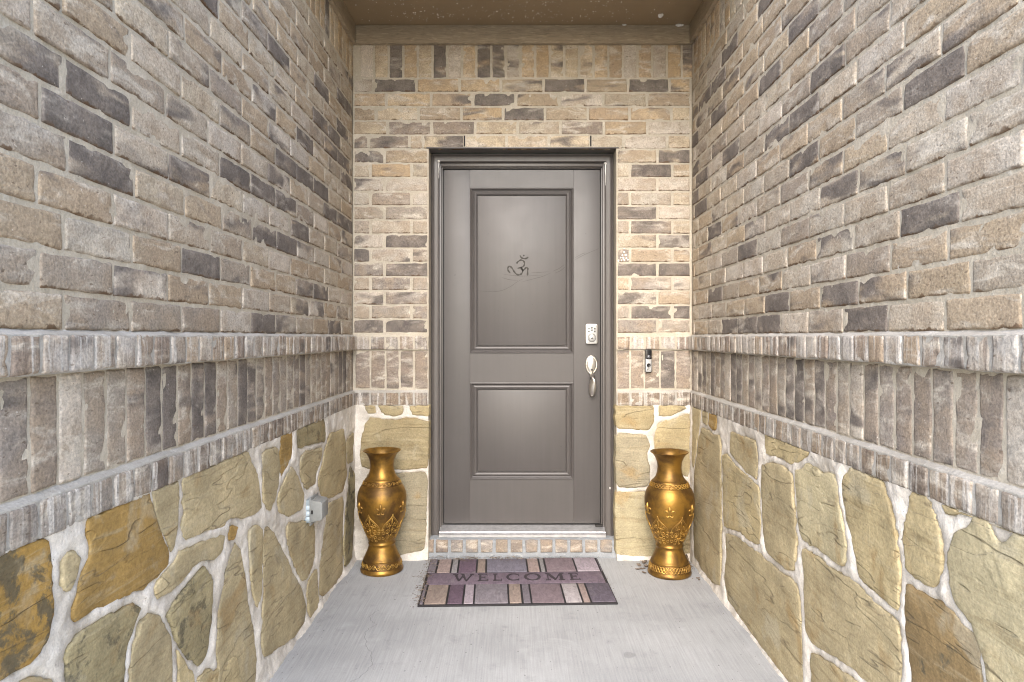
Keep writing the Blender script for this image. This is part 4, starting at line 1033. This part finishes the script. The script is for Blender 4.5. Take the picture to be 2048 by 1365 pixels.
def vase(x, y, label, turn, braid):
    root = empty("vase", (x, y, 0.0), turn, label=label, cat="vase", group="gold vases flanking the door")
    cutn = [i for i, p in enumerate(VP)]
    MB().lathe(VP, n=72).build("vase_body", M['gold'], root, smooth=True)
    # dark grounds behind the reliefs
    for nm, za, zb in (("base_band", 0.026, 0.062), ("neck_band", 0.456, 0.481)):
        pr_ = [(vr(z) + 0.0006, z) for z in np.linspace(za, zb, 6)]
        g_ = MB().lathe(pr_, n=72).build(nm, M['gold_dk'], root, smooth=True)
        m_ = MB(); zm, am = (za + zb) / 2, (zb - za) / 2 * 0.78
        nw = 13 if nm == "base_band" else 11
        if braid:
            for ph in (0, math.pi * 2 / 3, math.pi * 4 / 3):
                N = nw * 16
                m_.tube([vpt(2*math.pi*k/N, zm + am * math.sin(nw * 2*math.pi*k/N + ph), 0.0015 + 0.001 * math.cos(nw * 2*math.pi*k/N*2 + ph)) for k in range(N + 1)], 0.0028, 6)
        else:
            N = nw * 16
            m_.tube([vpt(2*math.pi*k/N, zm + am * 0.8 * math.sin(nw * math.pi*k/N * 1.0 * 2), 0.0015) for k in range(N + 1)], 0.0024, 6)
            for k in range(nw):
                for q, sg in ((0.25, -1), (0.75, 1)):
                    a = 2 * math.pi * (k + q) / nw
                    sp_ = spiral(0, -sg * -0.0 , am * 0.62, 1.3, math.pi / 2 * -sg, sg, 12)
                    m_.tube([vpt(a + p[0] / vr(zm), zm + sg * am * 0.15 + p[1], 0.0015) for p in sp_], [0.0026 - 0.0012 * i / 12 for i in range(13)], 5)
        m_.build("scrollwork", M['gold_hi'], g_, smooth=True)
    for k in range(6):
        a0 = 2 * math.pi * k / 6
        m_ = MB(); hh = 0.032
        for st in FLEUR:
            for sg in (1, -1):
                if sg == -1 and st[0][0] == 0 and st[-1][0] == 0: continue
                zc = 0.349
                m_.tube([vpt(a0 + sg * p[0] * hh / vr(zc), zc + p[1] * hh, 0.0012) for p in st], [p[2] * hh for p in st], 8)
        m_.build("fleur_de_lis", M['gold_hi'], root, smooth=True)
        # pointed arch between the lilies with scrolls inside
        a1 = a0 + math.pi / 6; m_ = MB()
        for sg in (1, -1):
            arc = catmull([(0.0, 0.322), (0.006, 0.306), (0.022, 0.288), (0.042, 0.268), (0.052, 0.252), (0.050, 0.240), (0.060, 0.238)], 4)
            m_.tube([vpt(a1 + sg * p.x / 0.120, p.y, 0.0012) for p in arc], 0.0024, 6)
            arc = catmull([(0.0, 0.312), (0.006, 0.298), (0.021, 0.281), (0.037, 0.264), (0.045, 0.252)], 4)
            m_.tube([vpt(a1 + sg * p.x / 0.120, p.y, 0.0008) for p in arc], 0.0011, 5)
            for (cx_, cz_, r_, tn, aa, d_) in ((0.022, 0.262, 0.0125, 1.4, 2.0, 1), (0.018, 0.228, 0.014, 1.5, -1.2, -1), (0.036, 0.218, 0.011, 1.2, 0.5, 1), (0.013, 0.198, 0.012, 1.3, 2.2, 1), (0.030, 0.190, 0.009, 1.2, 0.9, -1), (0.011, 0.175, 0.007, 1.2, 0.3, -1), (0.040, 0.241, 0.007, 1.1, 1.0, -1)):
                m_.tube([vpt(a1 + sg * p[0] / vr(p[1]), p[1], 0.0008) for p in spiral(cx_, cz_, r_, tn, aa, d_)], [0.0022 - 0.0010 * i / 16 for i in range(17)], 5)
            m_.tube([vpt(a1 + sg * p.x / vr(p.y), p.y, 0.0008) for p in catmull([(0.002, 0.260), (0.010, 0.252), (0.004, 0.232), (0.012, 0.216), (0.004, 0.196), (0.008, 0.176)], 4)], 0.0017, 5)
        m_.tube([vpt(a1, z, 0.0010) for z in (0.300, 0.292, 0.282, 0.272, 0.262)], [0.0006, 0.003, 0.0046, 0.003, 0.0006], 6)
        m_.build("arch_relief", M['gold_hi'], root, smooth=True)
    return root
vase(-0.706, 3.535, "gilded vase with scroll bands, standing near the door's hinge side", R(8), False)
vase(0.803, 3.488, "gilded vase with braided bands below the doorbell, dry leaves at its foot", R(-12), True)

# ------------------------------------------------------------------ door mat
MW, MD_ = 0.92, 0.632
matr = empty("doormat", (-0.4475, 3.045, 0.0), R(1.9), label="welcome doormat of purple and tan stone-pattern blocks", cat="doormat")
MB().prism([(0, 0), (MW, 0), (MW, 0.010), (0, 0.010)], 0, 0).v
mb = MB().box(0, MW, 0, MD_, 0.0, 0.0085).build("backing", M['rubber'], matr, bevel=0.003)
TC = {'tan': (0.32, 0.255, 0.22), 'dpur': (0.145, 0.10, 0.135), 'lil': (0.40, 0.345, 0.385), 'lav': (0.25, 0.225, 0.25), 'gpur': (0.215, 0.19, 0.215), 'mauve': (0.25, 0.195, 0.215), 'lgt': (0.45, 0.41, 0.42), 'pink': (0.34, 0.265, 0.245),
      'dgr': (0.135, 0.115, 0.145), 'blue': (0.22, 0.205, 0.25), 'grey': (0.29, 0.275, 0.28)}
def tile(u0, u1, v0, v1, c):
    g_ = 0.0035
    h = 0.0125 + rb.uniform(-0.0015, 0.0015)
    cx_, cy_ = (u0+u1)/2*MW, (v0+v1)/2*MD_
    m_ = MB().box(u0*MW + g_ - cx_, u1*MW - g_ - cx_, v0*MD_ + g_ - cy_, v1*MD_ - g_ - cy_, 0.004, h)
    o = m_.build("block", M['tile'], matr, bevel=0.0025)
    o.location = (cx_, cy_, 0); k = rb.uniform(0.92, 1.08)
    o.color = tuple(x * k * 0.80 for x in TC[c]) + (1,)
    return o
for (a, b, c) in [(105,145,'gpur'),(147,350,'tan'),(354,498,'dpur'),(501,596,'lil'),(598,912,'lav'),(914,1036,'tan'),(1040,1118,'gpur'),(1120,1422,'mauve'),(1425,1583,'lgt'),(1586,1658,'pink'),(1660,1893,'dgr')]:
    tile((a-95)/1802, (b-95)/1802, 0.012, 0.390, c)
for (a, b, c) in [(170,248,'gpur'),(252,380,'pink'),(383,444,'grey'),(447,614,'dpur'),(617,700,'tan'),(703,1078,'blue'),(1080,1192,'pink'),(1195,1243,'grey'),(1247,1521,'mauve'),(1524,1737,'lil'),(1740,1758,'gpur')]:
    tile((a-168)/1592, (b-168)/1592, 0.655, 0.99, c)
ws = tile(0.012, 0.988, 0.395, 0.650, 'lav'); ws.name = "lettered_strip"
ws.color = (0.155, 0.12, 0.15, 1)
# serif capitals: polygons in a unit box
def quad(x0, x1, y0, y1): return [(x0, y0), (x1, y0), (x1, y1), (x0, y1)]
def ring(cx_, rx, rx2, ry, ry2, a0, a1, n=22):
    o_ = [(cx_ + rx*math.cos(R(a0+(a1-a0)*k/n)), 0.5 + ry*math.sin(R(a0+(a1-a0)*k/n))) for k in range(n+1)]
    i_ = [(cx_ + rx2*math.cos(R(a0+(a1-a0)*k/n)), 0.5 + ry2*math.sin(R(a0+(a1-a0)*k/n))) for k in range(n+1)]
    return [[o_[k], o_[k+1], i_[k+1], i_[k]] for k in range(n)]
LET = {
 'W': [[(0.06,1),(0.20,1),(0.36,0),(0.29,0)], [(0.29,0),(0.36,0),(0.52,0.80),(0.49,0.92)], [(0.40,1),(0.54,1),(0.70,0),(0.63,0)], [(0.63,0),(0.70,0),(0.93,1),(0.88,1)], quad(0,0.26,0.95,1), quad(0.80,1,0.95,1)],
 'E': [quad(0.14,0.32,0,1), quad(0.02,0.85,0,0.07), quad(0.02,0.82,0.93,1), quad(0.3,0.62,0.47,0.54), quad(0.60,0.66,0.38,0.63), [(0.88,0.28),(0.80,0.06),(0.85,0.0),(0.93,0.0)], [(0.76,0.93),(0.82,1.0),(0.84,0.75),(0.80,0.75)]],
 'L': [quad(0.14,0.34,0,1), quad(0.02,0.90,0,0.07), quad(0.02,0.48,0.93,1), [(0.94,0.32),(0.85,0.06),(0.90,0.0),(0.98,0.0)]],
 'C': ring(0.52,0.50,0.33,0.51,0.45,50,310) + [[(0.80,0.92),(0.86,1.0),(0.88,0.68),(0.84,0.68)], [(0.80,0.08),(0.86,0.0),(0.88,0.30),(0.84,0.30)]],
 'O': ring(0.5,0.50,0.33,0.51,0.45,0,360,30),
 'M': [quad(0.12,0.17,0,1), [(0.10,1),(0.26,1),(0.55,0.12),(0.47,0.0)], [(0.47,0.0),(0.55,0.12),(0.82,1),(0.76,1)], quad(0.74,0.90,0,1), quad(0.02,0.27,0,0.05), quad(0.66,0.98,0,0.05), quad(0.74,0.98,0.95,1), quad(0.02,0.2,0.95,1)]}
zs = 0.0148
for (ch, a, b) in (('W',390,590),('E',625,735),('L',768,855),('C',890,1030),('O',1060,1215),('M',1255,1440),('E',1480,1588)):
    x0, x1 = (a-135)/1693*MW, (b-135)/1693*MW
    y0, y1 = 0.455*MD_, 0.605*MD_
    m_ = MB()
    for k, pg in enumerate(LET[ch]):
        zt = zs + 0.00008 * (k % 7)
        pts = [(x0+(x1-x0)*p[0], y0+(y1-y0)*p[1]) for p in pg]
        m_.add([(p[0], p[1], zt) for p in pts] + [(p[0], p[1], 0.008) for p in pts],
               [tuple(range(len(pts)))] + [(i, (i+1) % len(pts), len(pts)+(i+1) % len(pts), len(pts)+i) for i in range(len(pts))])
    o = m_.build("letter", M['letter'], matr)

# ------------------------------------------------------------------ outlet box on the stone
ob = empty("outlet_box", (XL, 2.835, 0.0), 0, label="grey weatherproof outlet box mounted on the stone base", cat="outlet box")
MB().box(0.004, 0.030, 0.006, 0.098, 0.440, 0.538).build("back_box", M['boxblue'], ob, bevel=0.003)
for k in range(3):
    MB().lathe([(0.0005, 0.004), (0.0085, 0.0038), (0.0105, 0.002), (0.0105, -0.004)], 0.020, 0.006, 0.457 + k * 0.0235, 20, 'y').build("plug", M['plug'], ob, smooth=True)
MB().box(0.030, 0.035, -0.003, 0.108, 0.430, 0.548).build("cover_plate", M['boxgrey'], ob, bevel=0.002)
cvr = MB(); prf = [(0.034, 0.444), (0.075, 0.452), (0.0815, 0.458), (0.0815, 0.523), (0.074, 0.530), (0.034, 0.538)]
n = len(prf); vs_ = []
for (yy, ins) in ((0.004, 0.0), (0.100, 0.0)):
    for (w, z) in prf: vs_.append((w, yy, z))
cvr.add(vs_, [(i, (i+1) % n, n+(i+1) % n, n+i) for i in range(n)] + [tuple(range(n)), tuple(range(2*n-1, n-1, -1))])
co = cvr.build("cover", M['boxgrey'], ob, bevel=0.003)
MB().box(0.036, 0.043, -0.0005, 0.006, 0.480, 0.495).build("latch", M['seal'], co, bevel=0.001)

# ------------------------------------------------------------------ doorbell
dbx = (1297 - 1031) * (D - 0.02) / 1337.0
def dbz(y): return CAMH - (y - 675) * (D - 0.02) / 1337.0
db = empty("doorbell", (dbx, D, 0), 0, label="slim black and silver video doorbell on the soldier bricks", cat="doorbell")
MB().prism(doff(rrect(0.036, dbz(699.5) - dbz(745.5), 0.006), 0, (dbz(699.5) + dbz(745.5)) / 2), -0.022, 0.006).build("case", M['black'], db, bevel=0.003)
MB().prism(doff(rrect(0.0315, dbz(716) - dbz(744), 0.003), 0, (dbz(716) + dbz(744)) / 2), -0.0235, -0.02).build("silver_plate", M['silver'], db, bevel=0.001)
MB().prism(doff(rrect(0.0325, dbz(700) - dbz(719), 0.006), 0, (dbz(700) + dbz(719)) / 2), -0.0265, -0.02).build("camera_cover", M['black'], db, bevel=0.0025)
MB().lathe([(0.0005, 0.0315), (0.006, 0.0305), (0.0095, 0.0285), (0.0105, 0.0255)], 0, 0, dbz(714), 24, 'y').build("lens", M['lens'], db, smooth=True)
MB().lathe([(0.0005, 0.0262), (0.0075, 0.0262), (0.0085, 0.0275), (0.0108, 0.0275), (0.0112, 0.0225)], 0, 0, dbz(731), 24, 'y').build("button", M['black'], db, smooth=True)
lg = MB()
for st in ([(-0.010, 740.5), (-0.004, 738.8), (0.005, 737.2)], [(-0.011, 743), (-0.005, 739.8), (0.0, 740.5)], [(0.003, 741), (0.008, 740), (0.010, 742.6)]):
    lg.ribbon([(p[0], dbz(p[1])) for p in st], 0.0010, -0.0239, -0.0232)
lg.build("printed_mark", M['nickel_d'], db)

# ------------------------------------------------------------------ white dots by the door
dt = empty("dot_pattern", (0, D, 0), 0, label="small triangle of white dots daubed on a brick beside the door", cat="marking")
for (x, z, r) in DOTS:
    m_ = MB().lathe([(0.0003, 0.0045), (r * 0.6, 0.0042), (r * 0.92, 0.0030), (r, -0.004)], 0, 0, 0, 12, 'y')
    rr = rb.uniform(0.82, 1.05)
    m_.build("dot", M['white'], dt, smooth=True, loc=(x, 0, z), scale=(rr, 1, 1.9 - rr if rr < 0.95 else 0.95))

# ------------------------------------------------------------------ insect nest and paint blobs at the ceiling
def blob(name, loc, sx, sy, sz, mat, seed, **kw):
    bm = bmesh.new(); bmesh.ops.create_icosphere(bm, subdivisions=3, radius=1.0)
    for v in bm.verts:
        k = 1 + 0.45 * float(fbm(v.co.x * 1 + v.co.z * 0.7, v.co.y + v.co.z * 0.4, 2.2, 3, seed))
        v.co = Vector((v.co.x * sx * k, v.co.y * sy * k, v.co.z * sz * k))
    me = bpy.data.meshes.new(name); bm.to_mesh(me); bm.free(); me.materials.append(mat)
    me.polygons.foreach_set("use_smooth", [True] * len(me.polygons))
    return tag(link(name, me, None, loc), **kw)
blob("insect_nest", ((1317 - 1031) * 3.62 / 1337, 3.57, CZ - 0.006), 0.013, 0.012, 0.012, M['white'], 3, label="small pale mud nest stuck under the brown ceiling", cat="nest")
blob("caulk_blob", ((1361 - 1031) * 3.66 / 1337, 3.684, CZ - 0.004), 0.020, 0.008, 0.008, M['white'], 8, label="white lump of caulk in the ceiling corner above the trim board", cat="caulk")
blob("cobweb_tuft", ((1250 - 1031) * 3.66 / 1337, 3.683, CZ - 0.003), 0.012, 0.005, 0.0045, M['white'], 12, label="small pale cobweb tuft where ceiling meets trim board", cat="cobweb")

# ------------------------------------------------------------------ dry leaves and litter
def leaf_mesh(seed, L_):
    rr = random.Random(seed); n = 7; vs_ = []; curl = rr.uniform(0.6, 1.6)
    for i in range(n + 1):
        t = i / n; w = L_ * 0.30 * math.sin(math.pi * min(1, t * 1.02)) ** 0.8 * rr.uniform(0.85, 1.15)
        up = L_ * 0.22 * curl * (2 * t - 1) ** 2
        for s_ in (-1, -0.5, 0, 0.5, 1):
            vs_.append((L_ * (t - 0.5), w * s_, 0.001 + up + abs(s_) ** 1.5 * w * 0.7 * curl + rr.uniform(-0.02, 0.02) * L_))
    fs = [(i*5+k, (i+1)*5+k, (i+1)*5+k+1, i*5+k+1) for i in range(n) for k in range(4)]
    zmin = min(v[2] for v in vs_)
    me = mesh_from("dry_leaf", [(v[0], v[1], v[2] - zmin + 0.0005) for v in vs_], fs, M['leaf'], True)
    return me
def floor_pt(x, y):
    Z = 1337 * CAMH / (y - 675); return ((x - 1031) * Z / 1337, Z)
for i, (x, y, L_) in enumerate([(1278,1133,0.045),(1284,1139,0.05),(1289,1128,0.055),(1275,1140,0.035),(1288,1147,0.04),(1293,1135,0.05),(1375,1122,0.04),(1382,1126,0.05),(1386,1116,0.07),(1396,1136,0.05),(1390,1130,0.035),(1412,1158,0.03),(1413,1161,0.025)]):
    X, Y = floor_pt(x, y)
    o = link("dry_leaf", leaf_mesh(i, L_ * 0.8), None, (min(X, XR - 0.05), min(Y, D - 0.06), 0.0), (0, 0, rb.uniform(0, 6.28)))
    if i == 8: o.rotation_euler = (0.2, -0.9, 1.0); o.location.z = 0.015
    if i < 6: tag(o, "curled brown dry leaf in the heap between doormat and braided vase", "leaf", "dry leaves by the doormat side of the braided vase")
    elif i == 8: tag(o, "dry leaf leaning upright in the corner behind the braided vase", "leaf")
    elif i < 11: tag(o, "curled dry leaf wedged between the braided vase and the stone wall", "leaf", "dry leaves by the wall side of the braided vase")
    else: tag(o, "tiny dry leaf scrap alone on the concrete along the stone wall", "leaf", "leaf scraps along the wall")
lt = MB(); rl = random.Random(3)
def flake(x, y, z, s_):
    a = rl.uniform(0, 6.28); q = [(math.cos(a + k * 2.1) * s_ * rl.uniform(0.5, 1), math.sin(a + k * 2.1) * s_ * rl.uniform(0.5, 1)) for k in range(3)]
    zz = [z + rl.uniform(0, s_ * 0.5) for _ in range(3)]
    lt.add([(x + q[k][0], y + q[k][1], zz[k]) for k in range(3)] + [(x, y, z - 0.0005)], [(0, 1, 2), (0, 1, 3), (1, 2, 3)])
def twig(x, y, z, l_):
    a = rl.uniform(0, 6.28); b = rl.uniform(-0.9, 0.9)
    p = [(x, y, z + 0.001)]
    for k in range(4):
        a += b * 0.4; p.append((p[-1][0] + math.cos(a) * l_ / 4, p[-1][1] + math.sin(a) * l_ / 4, z + 0.001 + rl.uniform(0, 0.004)))
    lt.tube(p, 0.0009, 3)
ca, sa = math.cos(R(1.9)), math.sin(R(1.9))
def mw(u, v): return (-0.4475 + u * ca - v * sa, 3.045 + u * sa + v * ca)
for i in range(260):      # along the hinge-side edge of the mat
    u = abs(rl.gauss(0, 0.018)) * rl.choice([-1, 1, 1]) - 0.004; v = rl.uniform(0, MD_)
    x, y = mw(u, v); flake(x, y, 0.013 if u > 0 else 0.001, rl.uniform(0.002, 0.006))
    if i % 5 == 0: twig(x, y, 0.013 if u > 0 else 0.001, rl.uniform(0.02, 0.05))
for i in range(240):      # along the step
    u = rl.choice([rl.gauss(0.16, 0.08), rl.gauss(0.42, 0.07), rl.uniform(0, MW)]); v = MD_ - abs(rl.gauss(0, 0.022)) + 0.008
    x, y = mw(u, v)
    flake(x, min(y, D + 0.004), 0.014, rl.uniform(0.002, 0.006))
    if i % 6 == 0: twig(x, min(y, D + 0.004), 0.014, rl.uniform(0.02, 0.06))
for i in range(120):
    x, y = mw(rl.uniform(0, MW), rl.uniform(0, MD_)); flake(x, y, 0.0145, rl.uniform(0.001, 0.003))
for i in range(50):
    x, y = mw(MW + rl.gauss(0, 0.008), rl.uniform(0.05, MD_)); flake(x, y, 0.001 if rl.random() < 0.5 else 0.013, rl.uniform(0.002, 0.005))
for i in range(60):
    x, y = floor_pt(rl.choice([rl.gauss(1285, 8), rl.gauss(1388, 9)]), rl.gauss(1132, 9)); flake(min(x, XR-0.03), min(y, D-0.04), 0.001, rl.uniform(0.002, 0.006))
for i in range(70):
    x, y = rl.uniform(XL + 0.05, XR - 0.05), rl.uniform(1.6, 3.6); flake(x, y, 0.0005, rl.uniform(0.0008, 0.002))
for i in range(260):
    sd_ = rl.choice([-1, 1]); y = rl.uniform(1.6, 3.66)
    x = (XL + 0.045 + abs(rl.gauss(0, 0.02))) if sd_ < 0 else (XR - 0.05 - abs(rl.gauss(0, 0.02)))
    flake(x, y, 0.0005, rl.uniform(0.0008, 0.0028))
o = lt.build("leaf_litter", M['leaf'])
tag(o, "crumbled dry leaf litter and twigs along the doormat edges", "litter", kind="stuff")
